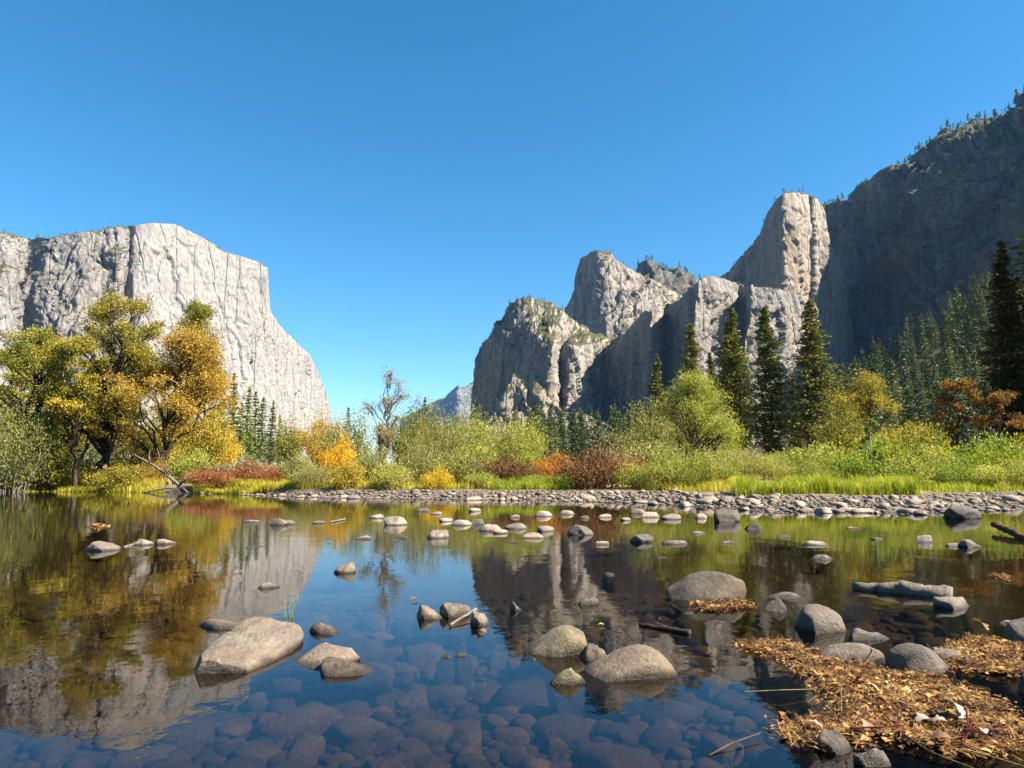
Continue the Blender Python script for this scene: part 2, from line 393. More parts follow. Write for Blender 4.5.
def terr1(x, y): return float(terr(np.array([x]), np.array([y]))[0])

rows = list(np.arange(-9, 14, 0.3)) + list(np.arange(14, 62, 0.55)); yy = 62.0
while yy < 16000: rows.append(yy); yy *= 1.045
rows = np.array(rows); U = np.linspace(-1, 1, 261); U = np.sign(U) * np.abs(U) ** 1.35 * 1.25
GY = np.repeat(rows[:, None], len(U), 1); GX = U[None, :] * (np.abs(GY) + 22)
GZ = terr(GX, GY)
V = np.stack([GX, GY, GZ], -1).reshape(-1, 3)
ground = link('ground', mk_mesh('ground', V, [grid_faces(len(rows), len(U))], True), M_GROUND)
tag(ground, 'valley floor with stony river bed, gravel bar and dry golden meadow', 'ground', kind='structure')

wx = np.linspace(-110, 110, 45); wy = np.linspace(-6, 56, 30)
WX, WY = np.meshgrid(wx, wy)
water = link('river', mk_mesh('river', np.stack([WX, WY, 0 * WX], -1).reshape(-1, 3), [grid_faces(30, 45)], True), M_WATER)
tag(water, 'calm clear river mirroring cliffs, trees and blue sky', 'river', kind='structure')

# ------------------------------------------------------------------ mountains: control nets (px, py, distance) from foot to skyline
def pchip(t, Y, x):
    """monotone cubic through (t, Y[k]) for Y of shape (n, ...)"""
    h = np.diff(t); dY = np.diff(Y, axis=0) / h.reshape(-1, *([1] * (Y.ndim - 1)))
    m = np.zeros_like(Y); m[0] = dY[0]; m[-1] = dY[-1]
    a, b = dY[:-1], dY[1:]
    ok = a * b > 0
    m[1:-1] = np.where(ok, 2 * a * b / np.where(ok, a + b, 1), 0)
    i = np.clip(np.searchsorted(t, x, side='right') - 1, 0, len(t) - 2)
    sh = (-1,) + (1,) * (Y.ndim - 1)
    hh = h[i].reshape(sh); s = ((x - t[i]) / h[i]).reshape(sh)
    return ((1 + 2 * s) * (1 - s) ** 2) * Y[i] + s * (1 - s) ** 2 * hh * m[i] + s * s * (3 - 2 * s) * Y[i + 1] + s * s * (s - 1) * hh * m[i + 1]

def panels(P, cell, seed, tilt=0.5):
    """flat facets: every cell has its own offset and its own slope"""
    Q = P / np.array(cell); I = np.floor(Q).astype(np.int64); best = np.full(len(P), 1e9); sec = best.copy(); val = np.zeros(len(P))
    for dx in (-1, 0, 1):
        for dy in (-1, 0, 1):
            for dz in (-1, 0, 1):
                J = I + np.array([dx, dy, dz]); h = [_h(J[:, 0], J[:, 1], J[:, 2], seed + k) for k in range(7)]
                d = Q - J - np.stack(h[:3], 1); r = (d ** 2).sum(1)
                v = (h[3] * 2 - 1) + tilt * ((h[4] * 2 - 1) * d[:, 0] + (h[5] * 2 - 1) * d[:, 1] + (h[6] * 2 - 1) * d[:, 2]) * 2
                n = r < best; sec = np.where(n, best, np.minimum(sec, r)); val = np.where(n, v, val); best = np.where(n, r, best)
    crack = np.exp(-((np.sqrt(sec) - np.sqrt(best)) / 0.05) ** 2)
    return val, crack
SURF = {}
def massif(name, net, mat, label, cat, seed, amp=1.0, res=1.25, back=350, drop=0.25, jag=1.0, blocks=1.0, ns=1.0, zst=1.0, gully=8.0, small=1.0):
    """net: list of columns, each a list of (px, py, D) from foot up to the skyline, equal lengths"""
    net = np.array(net, float)                       # (nc, nr, 3)
    nc, nr, _ = net.shape
    Wd = np.array([[at(*p) for p in c] for c in net])
    # column parameter by screen length of the skyline / mean row, row parameter by mean screen length
    dc = np.maximum(np.linalg.norm(np.diff(net[:, :, :2], axis=0), axis=2).max(axis=1), 2.0); tc = np.concatenate([[0], np.cumsum(dc)])
    dr = np.maximum(np.linalg.norm(np.diff(net[:, :, :2], axis=1), axis=2).mean(axis=0), 4.0); tr = np.concatenate([[0], np.cumsum(dr)])
    NC = int(tc[-1] / res) + 2; NR = int(tr[-1] / res) + 2
    A = pchip(tc, Wd, np.linspace(0, tc[-1], NC))                    # (NC, nr, 3)
    B = pchip(tr, A.transpose(1, 0, 2), np.linspace(0, tr[-1], NR))  # (NR, NC, 3)
    top = B[-1]
    # skyline jaggedness
    jn = fbm(np.stack([top[:, 0] / 45, top[:, 1] / 45, 0 * top[:, 0]], 1), 4, seed + 9) * 9 + fbm(np.stack([top[:, 0] / 12, top[:, 1] / 12, 0 * top[:, 0]], 1), 3, seed + 3) * 4
    fr = np.linspace(0, 1, NR)[:, None]
    B[:, :, 2] += jag * jn[None, :] * sstep(0.8, 1, fr)
    # the back: over the top and down behind
    bk = []
    out = top.copy(); out = unit(top * np.array([1, 1, 0]))
    for f, dz in ((0.12, 0.015), (0.35, -0.02), (0.7, -drop), (1.0, -0.6)):
        q = top + out * back * f; q[:, 2] = top[:, 2] + dz * back
        bk.append(q)
    q = top + out * back * 1.5; q[:, 2] = -5; bk.append(q)
    G = np.concatenate([B, np.array(bk)], 0); n_all = G.shape[0]
    du = np.gradient(G, axis=1); dv = np.gradient(G, axis=0)
    N = unit(np.cross(du, dv)); P = G.reshape(-1, 3)
    k = 1.0 / ns
    za = zst
    wp = P + np.stack([fbm(P / 50 * k, 4, seed + 70, .6), fbm(P / 50 * k, 4, seed + 71, .6), fbm(P / 50 * k, 4, seed + 72, .6)], 1) * np.array([20, 20, 45]) * ns
    def sc(a, b): return np.array([1 / a, 1 / a, 1 / (b * za)]) * k
    ribs = fbm(wp * sc(60, 300), 4, seed, 0.55, True) * 9
    fin = fbm(wp * sc(13, 34), 4, seed + 40, 0.62, True) * 4.5
    gul = fbm(P * sc(230, 260), 4, seed + 44, 0.5, True) * gully
    zz = wp[:, 2] / (46 * ns) + 1.5 * vnoise(P / 170 * k, seed + 60)
    led = sstep(0.75, 1.0, zz % 1.0) * 7.0 * blocks * sstep(-0.15, 0.35, vnoise(P / 130 * k, seed + 61))
    v1, c1 = panels(wp, (95 * ns, 95 * ns, 420 * ns * za), seed + 80, .8); v2, c2 = panels(wp, (36 * ns, 36 * ns, 130 * ns * za), seed + 90, .9); v3, c3 = panels(wp, (15 * ns, 15 * ns, 42 * ns * za), seed + 95, .9)
    disp = (ribs + fin + gul + v1 * 13 * blocks + v2 * 7 * blocks * small + v3 * 3.5 * blocks * small - c1 * 4 - c2 * 2 - led).reshape(n_all, NC) * amp * ns
    fall = np.concatenate([sstep(0, 0.1, fr[:, 0]) * (1 - 0.55 * sstep(0.9, 1, fr[:, 0])), [0.4, 0.4, 0.3, 0.2, 0]])[:, None]
    T = unit(du); wob = fbm(np.stack([P[:, 0] / 400, P[:, 1] / 400, P[:, 2] / (110 * ns)], 1), 3, seed + 33).reshape(n_all, NC) * 26 * ns
    G = G + T * (wob * fall)[:, :, None]
    G = G - N * (disp * fall)[:, :, None] * (1 if N[NR // 2, NC // 2, 1] > 0 else -1)
    V = G.reshape(-1, 3)
    Fq = grid_faces(n_all, NC)
    o = link(name, mk_mesh(name, V, [Fq], False), mat)
    tag(o, label, cat, kind='structure')
    SURF[label] = (G[:NR], NR, NC)
    return o

def simple_net(cols, base=466, fr=(0, 0.22, 0.45, 0.75, 1), sb=(1.0, 0.55, 0.32, 0.14, 0)):
    """columns (px, py_sky, D, setback)"""
    return [[(px, base + (py - base) * f, D - s * S) for f, s in zip(fr, sb)] for px, py, D, S in cols]

massif('mountain', simple_net([(400, 420, 12800, 1000), (415, 413, 12600, 1000), (430, 404, 12400, 1000), (445, 397, 12200, 1000), (454, 389, 12000, 800), (458, 386, 11800, 500), (464, 387, 11900, 600), (470, 385, 12200, 1000), (480, 380, 12400, 1200), (500, 370, 12800, 1200), (530, 365, 13000, 1200)]),
       M_CLIFF_FAR, 'distant hazy blue peak in the gap between the cliffs', 'mountain', 3, ns=4.0, back=1800, res=0.8, amp=.7)
S = 260
massif('cliff', simple_net([(-150, 236, 1720, S), (-60, 230, 1800, S), (0, 233, 1880, S), (28, 238, 1960, S), (50, 237, 1940, S), (80, 232, 1950, S), (108, 229, 1985, S), (118, 227, 1985, S), (126, 229, 2040, 200), (134, 240, 2120, 120), (142, 260, 2200, 60)]),
       M_CLIFF_SHOULDER, 'grey rugged shoulder with brushy ledges at the far left of the pale wall', 'cliff', 12, amp=0.62, jag=0.5, res=1.0, gully=22, zst=.7)
massif('cliff', simple_net([(104, 238, 2190, S), (116, 230, 2120, S), (128, 226, 2060, S), (136, 225, 2045, S), (150, 223, 2060, S), (175, 225, 2110, 230), (200, 236, 2160, 220), (235, 254, 2230, 200), (262, 263, 2285, 190), (268, 267, 2300, 190), (270.5, 308, 2335, 150), (280, 326, 2420, 150), (292, 338, 2520, 150), (310, 357, 2680, 150), (322, 380, 2800, 150), (329, 402, 2880, 150), (333, 425, 2960, 150), (338, 452, 3040, 100)]),
       M_CLIFF_PALE, 'huge pale granite cliff wall with vertical right edge on the left', 'cliff', 11, amp=0.36, jag=0.35, res=0.9, gully=14, small=.6)
massif('cliff', simple_net([(-150, 270, 1400, 220), (-70, 282, 1440, 220), (-20, 292, 1470, 200), (2, 299, 1480, 180), (9, 308, 1490, 160), (13, 322, 1520, 150), (20, 345, 1560, 120), (40, 385, 1600, 100), (75, 430, 1650, 60)]),
       M_CLIFF_PALE, 'small white granite slab at the far left, below the huge pale wall', 'cliff', 15, amp=0.6)
# lower buttress of the right-hand group: foot, mid, rim, skyline
massif('cliff', [
    [(471, 457, 2140), (472, 420, 2155), (474, 400, 2170), (475, 390, 2195)],
    [(477, 457, 2060), (479, 405, 2080), (481, 366, 2100), (482, 346, 2130)],
    [(488, 457, 1960), (489, 400, 1975), (490, 350, 1995), (489, 337, 2040)],
    [(500, 457, 1875), (500, 400, 1892), (501, 341, 1915), (502, 323, 1970)],
    [(511, 457, 1805), (512, 400, 1822), (512, 334, 1845), (512, 301, 1930)],
    [(524, 457, 1745), (525, 400, 1760), (526, 338, 1785), (524, 298, 1900)],
    [(540, 457, 1675), (541, 405, 1690), (541, 350, 1712), (541, 303, 1930)],
    [(550, 457, 1600), (550, 400, 1615), (552, 353, 1650), (560, 310, 1960)],
    [(562, 457, 1770), (562, 400, 1785), (562, 358, 1800), (577, 322, 1990)],
    [(569, 457, 1690), (569, 400, 1700), (570, 352, 1722), (590, 331, 2010)],
    [(584, 457, 1715), (583, 400, 1725), (583, 353, 1750), (604, 337, 2030)],
    [(592, 457, 1800), (592, 405, 1815), (592, 358, 1840), (618, 342, 2050)],
    [(612, 457, 1900), (612, 400, 1920), (612, 357, 1945), (640, 350, 2090)],
    [(650, 457, 2000), (650, 400, 2020), (650, 362, 2045), (675, 360, 2130)]],
    M_CLIFF_GREY, 'grey granite buttress with dark left wall and brushy sloping top', 'cliff', 21, amp=0.66, res=1.0, zst=.8)
massif('cliff', simple_net([(470, 448, 1560, 120), (486, 432, 1580, 120), (498, 408, 1600, 120), (508, 388, 1610, 120), (515, 378, 1620, 110), (521, 384, 1610, 110), (528, 396, 1600, 100), (535, 386, 1600, 100), (540, 392, 1590, 100), (548, 402, 1590, 100), (562, 409, 1590, 100), (585, 416, 1590, 100), (612, 428, 1600, 100), (640, 440, 1600, 100)]),
       M_CLIFF_GREY, 'broken rocky spur with brush at the foot of the grey buttress', 'cliff', 25, amp=0.8, jag=1.6, back=120)
massif('peak', simple_net([(560, 330, 2840, 150), (566, 311, 2800, 150), (572, 297, 2740, 160), (578, 280, 2690, 170), (583, 259, 2640, 180), (592, 253.5, 2560, 200), (599, 253, 2490, 230), (607, 254, 2480, 270), (618, 261, 2490, 300), (630, 269, 2500, 330), (645, 277, 2520, 350), (668, 289, 2560, 350), (695, 303, 2620, 350), (730, 320, 2700, 350)], base=390, sb=(1.0, 0.75, 0.5, 0.22, 0)),
       M_CLIFF_GREY, 'tall rounded granite dome behind the grey buttress, dark on its left', 'mountain', 31, amp=0.7, ns=1.2, jag=0.6, zst=.6, res=1.0)
massif('peak', simple_net([(628, 285, 3150, 300), (637, 270, 3100, 300), (641, 262, 3060, 300), (650, 261, 3040, 300), (664, 265, 3050, 320), (680, 270, 3080, 330), (692, 276, 3120, 350), (704, 284, 3180, 350), (735, 300, 3300, 350)], base=380),
       M_CLIFF_SHADED, 'farthest low wooded summit behind the granite dome', 'mountain', 35, ns=1.2)
massif('cliff', simple_net([(585, 372, 1960, 60), (598, 356, 1930, 60), (608, 345, 1890, 60), (625, 333, 1800, 60), (638, 320, 1740, 60), (647, 311, 1680, 60), (651, 308, 1655, 60), (659, 306, 1690, 60), (665, 307, 1790, 50), (672, 304, 1745, 50), (682, 298, 1670, 55), (690, 289, 1590, 60), (698, 281, 1535, 70), (707, 276, 1555, 90), (718, 277, 1580, 90), (733, 281, 1615, 90), (739, 284, 1650, 80), (745, 289, 1635, 80), (751, 286, 1545, 90), (765, 288, 1555, 100), (785, 293, 1578, 110), (802, 297, 1605, 110), (812, 303, 1640, 100), (821, 325, 1720, 80), (828, 375, 1820, 50)], base=470),
       M_CLIFF_GREY, 'long grey granite wall with pale vertical prows, left of the tower', 'cliff', 41, amp=0.55, jag=0.6, res=1.0)
massif('cliff', simple_net([(715, 283, 2155, 48), (722, 277, 2105, 48), (735, 265, 2035, 48), (750, 248, 1955, 56), (762, 229, 1895, 64), (770, 211, 1840, 72), (777, 200, 1790, 80), (783, 196.5, 1750, 80), (790, 195, 1755, 88), (804, 195, 1795, 88), (808, 197, 1840, 88), (813, 198, 1807, 88), (820, 203, 1825, 88), (824, 213, 1840, 88), (828, 235, 1860, 88), (834, 252, 1875, 88), (841, 262, 1900, 80), (845, 285, 1945, 64), (850, 320, 2015, 48), (855, 370, 2085, 32)], base=420),
       M_CLIFF_TOWER, 'leaning granite tower with dark left face and sunlit warm right face', 'cliff', 51, amp=0.5, jag=0.8, res=0.9, zst=1.3)
massif('cliff', [
    [(818, 440, 2610), (818, 335, 2670), (818, 255, 2700), (818, 216, 2720), (818, 212, 2800)],
    [(836, 440, 2390), (836, 335, 2450), (836, 255, 2480), (836, 209, 2500), (836, 203, 2560)],
    [(852, 440, 2210), (852, 335, 2270), (852, 255, 2300), (852, 201, 2320), (852, 196, 2400)],
    [(870, 440, 2030), (870, 335, 2090), (870, 255, 2120), (870, 191, 2140), (870, 184, 2230)],
    [(890, 440, 1870), (890, 335, 1930), (890, 255, 1960), (890, 192, 1980), (890, 183, 2080)],
    [(912, 450, 1670), (912, 360, 1770), (912, 260, 1810), (911, 188, 1835), (902, 175, 2130)],
    [(935, 450, 1590), (935, 360, 1690), (935, 260, 1730), (934, 182, 1755), (918, 158, 2060)],
    [(955, 450, 1520), (955, 360, 1620), (955, 260, 1660), (954, 160, 1685), (938, 143, 1990)],
    [(975, 450, 1460), (975, 360, 1560), (975, 260, 1600), (974, 147, 1625), (955, 131, 1920)],
    [(1000, 450, 1390), (1000, 360, 1490), (1000, 260, 1530), (999, 143, 1555), (985, 124, 1850)],
    [(1028, 450, 1320), (1028, 360, 1420), (1028, 260, 1460), (1027, 141, 1485), (1008, 112, 1780)],
    [(1062, 450, 1240), (1062, 360, 1340), (1062, 260, 1380), (1061, 130, 1405), (1030, 91, 1700)],
    [(1105, 450, 1150), (1105, 360, 1250), (1105, 260, 1290), (1104, 112, 1315), (1070, 66, 1600)]],
    M_CLIFF_SHADED, 'high shadowed massif with stepped jagged ridge at the right', 'cliff', 61, amp=1.0, jag=1.5, res=1.2, back=700, zst=.6, gully=75)

# ------------------------------------------------------------------ haze
hz = bpy.data.meshes.new('haze'); bm = bmesh.new(); bmesh.ops.create_cube(bm, size=1); bm.to_mesh(hz); bm.free()
zlow = float(GZ.min())
haze = link('haze', hz); haze.scale = (42000, 17000, 1900 - (zlow - 5.5)); haze.location = (0, 8420, (1900 + zlow - 5.5) / 2)
th = NT('haze'); pv = th.n('VolumePrincipled', Density=1.4e-5); pv.inputs['Color'].default_value = (0.24, 0.52, 1.0, 1); pv.inputs['Anisotropy'].default_value = 0.1
th.t.links.new(pv.outputs[0], th.out.inputs['Volume']); hz.materials.append(th.m)
tag(haze, 'thin blue air filling the valley', 'haze', kind='stuff')

# ------------------------------------------------------------------ plants: builders
def curve(p0, p1, n, bend, rng):
    t = np.linspace(0, 1, n)[:, None]; p0 = np.asarray(p0, float); p1 = np.asarray(p1, float)
    m = (p0 + p1) / 2 + bend
    q = (1 - t) ** 2 * p0 + 2 * t * (1 - t) * m + t * t * p1
    L = np.linalg.norm(p1 - p0)
    q[1:-1] += rng.normal(size=(n - 2, 3)) * L * 0.025
    return q
SHAPES = {
    'round': lambda t: np.sin(np.pi * (0.12 + 0.80 * t)) ** 0.7,
    'cone': lambda t: np.clip(1.08 - t, 0, 1) ** 0.75 * (0.55 + 0.45 * sstep(0, 0.18, t)),
    'vase': lambda t: (0.45 + 0.75 * t) * np.clip(1.12 - t ** 3, 0.2, 1),
    'dome': lambda t: np.sqrt(np.clip(1.04 - t ** 1.7, 0.02, 1)),
    'oval': lambda t: np.sin(np.pi * (0.08 + 0.86 * t)) ** 0.55,
}
def broadleaf(seed, H, Rc, base=0.25, shape='round', lobes=22, nleaf=7000, ls=0.24, lean=(0, 0), tr=0.28, stems=1, spread=0.25):
    rng = np.random.default_rng(seed); T = Bag(); C = Bag()
    trunks = []
    for s in range(stems):
        off = np.array([rng.normal() * 0.35 * (s > 0), rng.normal() * 0.3 * (s > 0), 0])
        tip = np.array([lean[0] + (rng.uniform(-1, 1) * Rc * 0.5 if s else 0), lean[1] + (rng.uniform(-1, 1) * Rc * 0.5 if s else 0), H * (0.88 if s == 0 else rng.uniform(0.6, 0.8))])
        q = curve(off + np.array([0, 0, -0.3]), tip, 12, np.array([rng.normal() * 0.3, rng.normal() * 0.3, 0]) * H * 0.06, rng)
        r = tr * (1 if s == 0 else 0.65) * (1 - 0.93 * np.linspace(0, 1, 12) ** 0.9); r[0] *= 1.45
        tube(T, q, r, 8, wob=0.08, rng=rng); trunks.append(q)
    lob = []; bul = rng.uniform(0, 6.28, 4); bh = rng.uniform(0.1, .9, 4)
    for i in range(int(lobes * 1.35)):
        t = rng.uniform(0.02, 1.0) if i > 1 else 0.97; a = rng.uniform(0, 2 * np.pi)
        rad = Rc * float(SHAPES[shape](np.array(t))) * math.sqrt(rng.uniform(0.12, 1.0)) * (0.66 + 0.42 * max(math.cos(a - g) * math.exp(-((t - h) / .3) ** 2) for g, h in zip(bul, bh)))
        c = np.array([lean[0] * t + rad * math.cos(a), lean[1] * t + rad * math.sin(a), H * (base + (1 - base) * t * 0.94)])
        lob.append((c, Rc * rng.uniform(0.15, 0.32)))
    wts = np.array([l[1] ** 2 for l in lob]); wts /= wts.sum()
    for (c, lr), w in zip(lob, wts):
        q = trunks[rng.integers(len(trunks))]
        hd = np.hypot(*(c[:2] - q[6][:2])); zt = np.clip(c[2] - 0.75 * hd - 0.1 * H, H * base * 0.55, H * 0.8)
        j = int(np.argmin(np.abs(q[:, 2] - zt)))
        rb = tr * 0.42 * (1 - zt / H) + 0.025
        br = curve(q[j], c, 7, np.array([0, 0, hd * 0.12]), rng); tube(T, br, np.linspace(rb, 0.022, 7), 5, cap=False)
        ns = rng.integers(7, 13); subs = c + unit(rng.normal(size=(ns, 3))) * (lr * rng.uniform(0.35, 1.05, ns))[:, None] * np.array([1, 1, 0.8])
        for sN in subs:
            tube(T, curve(br[rng.integers(3, 7)], sN, 4, np.zeros(3), rng), np.linspace(0.02, 0.008, 4), 3, cap=False)
        n = int(nleaf * 2.5 * w); which = rng.integers(0, ns, n)
        pts = subs[which] + rng.normal(size=(n, 3)) * lr * spread * np.array([1.05, 1.05, 0.85])
        leaves(C, pts, ls * 0.72, ls * 0.5, rng)
    return T.mesh('trunk', True), C.mesh('crown')
def shrub(seed, H, Rc, stems=26, nleaf=4500, ls=0.13, wid=0.45, upright=0.6, low=0.08):
    rng = np.random.default_rng(seed); T = Bag(); C = Bag()
    per = nleaf // stems
    for i in range(stems):
        a = rng.uniform(0, 2 * np.pi); rr = Rc * math.sqrt(rng.uniform(0.02, 1))
        hh = H * (1 - 0.45 * (rr / Rc) ** 2) * rng.uniform(0.62, 1.05)
        b = np.array([math.cos(a), math.sin(a), 0]) * rr
        q = curve(b * 0.38 + np.array([0, 0, -0.1]), b + np.array([0, 0, hh]), 7, b * (0.2 - 0.35 * upright) + np.array([0, 0, hh * 0.2]), rng)
        tube(T, q, np.linspace(0.024, 0.006, 7) * (H / 2.2) ** 0.6, 4, cap=False)
        t = rng.uniform(low, 1, per) ** 0.8; x = t * 6; k = np.minimum(x.astype(int), 5); f = (x - k)[:, None]
        P = q[k] * (1 - f) + q[k + 1] * f; D = unit(q[k + 1] - q[k])
        P = P + rng.normal(size=(per, 3)) * np.array([1, 1, 0.7]) * (Rc * 0.13 + 0.10 * t[:, None])
        leaves(C, P, ls, ls * wid, rng, D + np.array([0, 0, 0.2]), 0.9)
    return T.mesh('stems', True), C.mesh('foliage')
def conifer(seed, H, Rc, base=0.12, lev=58, per=5, ss=0.55, k=7, droop=0.25, gap=0.12, tr=0.42, shape=0.8, quads=2, solid=False):
    rng = np.random.default_rng(seed); T = Bag(); C = Bag()
    q = curve((0, 0, -0.4), (rng.normal() * 0.012 * H, rng.normal() * 0.012 * H, H * 0.985), 14, np.zeros(3), rng * 1 if False else rng)
    q[:, :2] *= 0.35
    tube(T, q, tr * (1 - 0.96 * np.linspace(0, 1, 14)), 7)
    irr = rng.uniform(0.65, 1.15, lev)
    for i in range(lev):
        f = base + (1 - base) * (i + rng.uniform(-.4, .4)) / lev; f = min(max(f, base), 0.985)
        z = f * H; g = (f - base) / (1 - base)
        Lm = Rc * ((1 - g) ** shape * (0.45 + 0.55 * sstep(0, 0.22, g)) + 0.03) * irr[i]
        c0 = np.array([np.interp(z, q[:, 2], q[:, 0]), np.interp(z, q[:, 2], q[:, 1]), z])
        for b in range(per):
            if rng.random() < gap: continue
            a = rng.uniform(0, 2 * np.pi); L = Lm * rng.uniform(0.55, 1.15)
            d = np.array([math.cos(a), math.sin(a), 0.18 - droop * (1.1 - g)])
            e = c0 + d * L
            if not solid and L > 0.8: tube(T, [c0, (c0 + e) / 2 + np.array([0, 0, 0.04 * L]), e], [0.06, 0.04, 0.015], 3, cap=False)
            n = max(3, int(k * (0.35 + L / Rc)) * quads)
            t = rng.uniform(0.18, 1.02, n)[:, None]
            P = c0 + d * L * t + np.array([0, 0, 0.12 * L]) * (t * (1 - t)) + rng.normal(size=(n, 3)) * np.array([1, 1, 0.5]) * (0.10 * L + 0.06)
            D = np.tile(d, (n, 1)) + np.array([0, 0, 0.12])
            leaves(C, P, ss, ss * 0.5, rng, D, 0.75, up=0.9)
    n = 14; P = np.stack([rng.normal(size=n) * 0.1, rng.normal(size=n) * 0.1, H * rng.uniform(0.95, 1.0, n)], 1); P[:, :2] += q[-1, :2]
    leaves(C, P, ss, ss * 0.4, rng, np.tile([0, 0, 1.0], (n, 1)), 0.6)
    return T.mesh('trunk', True), C.mesh('crown')

def plant(name, parts, loc, label, cat, group=None, rot=0.0, scale=(1, 1, 1)):
    """parts: list of (part name, mesh, material)"""
    r = bpy.data.objects.new(name, None); COL.objects.link(r)
    r.location = loc; r.rotation_euler = (0, 0, rot); r.scale = scale; r.empty_display_size = 0.5
    tag(r, label, cat, group)
    for nm, me, mt in parts:
        o = bpy.data.objects.new(nm, me); COL.objects.link(o); o.parent = r
        if len(me.materials) == 0: me.materials.append(mt)
        o.material_slots[0].link = 'OBJECT'; o.material_slots[0].material = mt
    return r
def ground_pt(px, D):
    p = at(px, 470.7, D); return np.array([p[0], D, terr1(p[0], D)])
def height_to(px, py, D, zb): return at(px, py, D)[2] - zb

# ------------------------------------------------------------------ broadleaf trees, each with its own crown and trunk
#  px, top py, crown width px, D, base, shape, lobes, leaves, leafsize, material, bark, lean m, stems, label
BT = [
    (24, 322, 88, 53, .2, 'oval', 40, 12500, .21, L_OLIVE, B_DARK, (0.6, 0), 1, 'olive green oak at the left edge of the photo'),
    (97, 296, 100, 52, .28, 'oval', 52, 14500, .20, L_GOLD, B_DARK, (1.2, 0), 2, 'tallest golden olive oak with forked dark trunk on the left bank'),
    (152, 332, 116, 53, .2, 'oval', 38, 12500, .20, L_BROWN, B_DARK, (2.4, 0), 2, 'wide orange brown oak right of the tallest golden oak'),
    (187, 298, 84, 72, .12, 'cone', 46, 12000, .24, L_OLIVE, B_DARK, (0, 0), 1, 'dark olive pointed tree rising behind the orange brown oak'),
    (58, 335, 92, 60, .15, 'oval', 26, 8000, .22, L_GOLD, B_DARK, (0, 0), 1, 'yellow oak crown filling between the left edge oak and the tallest oak'),
    (126, 345, 92, 60, .12, 'oval', 24, 7000, .22, L_OLIVE, B_DARK, (0, 0), 1, 'olive oak showing between the tallest oak and the orange brown oak'),
    (0, 345, 80, 62, .12, 'oval', 24, 7000, .22, L_OLIVE, B_DARK, (0, 0), 1, 'olive oak cut by the left edge, behind the pale willow'),
    (200, 352, 48, 66, .1, 'oval', 20, 5000, .22, L_BROWN, B_DARK, (0, 0), 1, 'tawny oak behind the right side of the orange brown oak'),
    (72, 372, 52, 50, .35, 'oval', 16, 2600, .23, L_GOLD, B_DARK, (0.5, 0), 1, 'slim sparse yellow tree left of the forked oak trunk'),
    (6, 392, 80, 49, .12, 'round', 20, 5200, .20, L_SAGE, B_PALE, (0, 0), 3, 'pale grey green willow low at the far left bank'),
    (48, 405, 60, 58, .10, 'round', 18, 5000, .22, L_OLIVE, B_DARK, (0, 0), 2, 'low olive tree between the left willow and the golden oak'),
    (160, 412, 70, 60, .10, 'round', 18, 4200, .22, L_GOLD, B_DARK, (0, 0), 2, 'low gold tree filling in below the orange brown oak'),
    (205, 395, 44, 62, .10, 'oval', 14, 3600, .22, L_GOLD, B_DARK, (0, 0), 2, 'small gold tree just right of the orange brown oak'),
    (224, 424, 24, 75, .10, 'oval', 10, 2400, .22, L_YELLOW, B_DARK, (0, 0), 2, 'narrow bright yellow tree before the left firs'),
    (289, 413, 30, 110, .12, 'round', 12, 2400, .32, L_OLIVE, B_DARK, (0, 0), 2, 'round olive tree right of the left firs'),
    (326, 411, 46, 95, .12, 'round', 16, 3600, .30, L_BROWN, B_DARK, (0, 0), 2, 'brownish gold round tree below the right end of the pale cliff'),
    (384, 368, 58, 58, .28, 'vase', 24, 1500, .16, L_GREY, B_STEM, (0.2, 0), 1, 'tall nearly bare tree standing out against the open sky'),
    (352, 405, 56, 70, .12, 'round', 15, 3000, .24, L_SAGE, B_STEM, (0, 0), 2, 'grey green tree left of the nearly bare tree'),
    (410, 398, 54, 75, .12, 'round', 15, 3400, .26, L_OLIVE, B_DARK, (0, 0), 2, 'dark olive tree right behind the nearly bare tree'),
    (438, 402, 62, 66, .10, 'round', 16, 4200, .21, L_SAGE, B_STEM, (0, 0), 3, 'bushy sage willow tree in mid thicket'),
    (472, 402, 62, 72, .10, 'round', 16, 4000, .22, L_LIME, B_STEM, (0, 0), 2, 'lime willow tree below the distant blue peak'),
    (516, 409, 54, 62, .12, 'oval', 16, 4600, .19, L_LIME, B_STEM, (0, 0), 2, 'yellow green upright willow tree before the grey buttress'),
    (652, 398, 72, 72, .10, 'round', 18, 4600, .22, L_SAGE, B_DARK, (0, 0), 2, 'shaded olive willow left of the big yellow willow'),
    (692, 379, 108, 64, .06, 'dome', 34, 9800, .20, L_LIME, B_STEM, (0.4, 0), 3, 'big domed yellow green willow in front of the tall pines'),
    (876, 374, 100, 74, .10, 'dome', 28, 7600, .25, L_GOLD, B_DARK, (0, 0), 2, 'broad golden oak right of the tall pines'),
    (840, 398, 46, 72, .10, 'round', 14, 3600, .23, L_OLIVE, B_DARK, (0, 0), 2, 'olive tree hugging the foot of the last tall pine'),
    (961, 379, 50, 74, .14, 'round', 18, 4600, .24, L_RUST, B_DARK, (0, 0), 1, 'round rust brown oak right of the broad golden oak'),
    (1004, 392, 56, 70, .10, 'round', 16, 3600, .23, L_RUST, B_DARK, (0, 0), 1, 'low rust brown tree under the dark conifer at the right edge'),
    (922, 408, 50, 80, .10, 'round', 14, 3600, .24, L_OLIVE, B_DARK, (0, 0), 2, 'dark green tree between the golden and rust oaks'),
    (872, 418, 26, 42, .15, 'oval', 10, 900, .14, L_GREEN, B_PALE, (0, 0), 1, 'thin pale stemmed young tree rising from the right bank shrubs'),
]
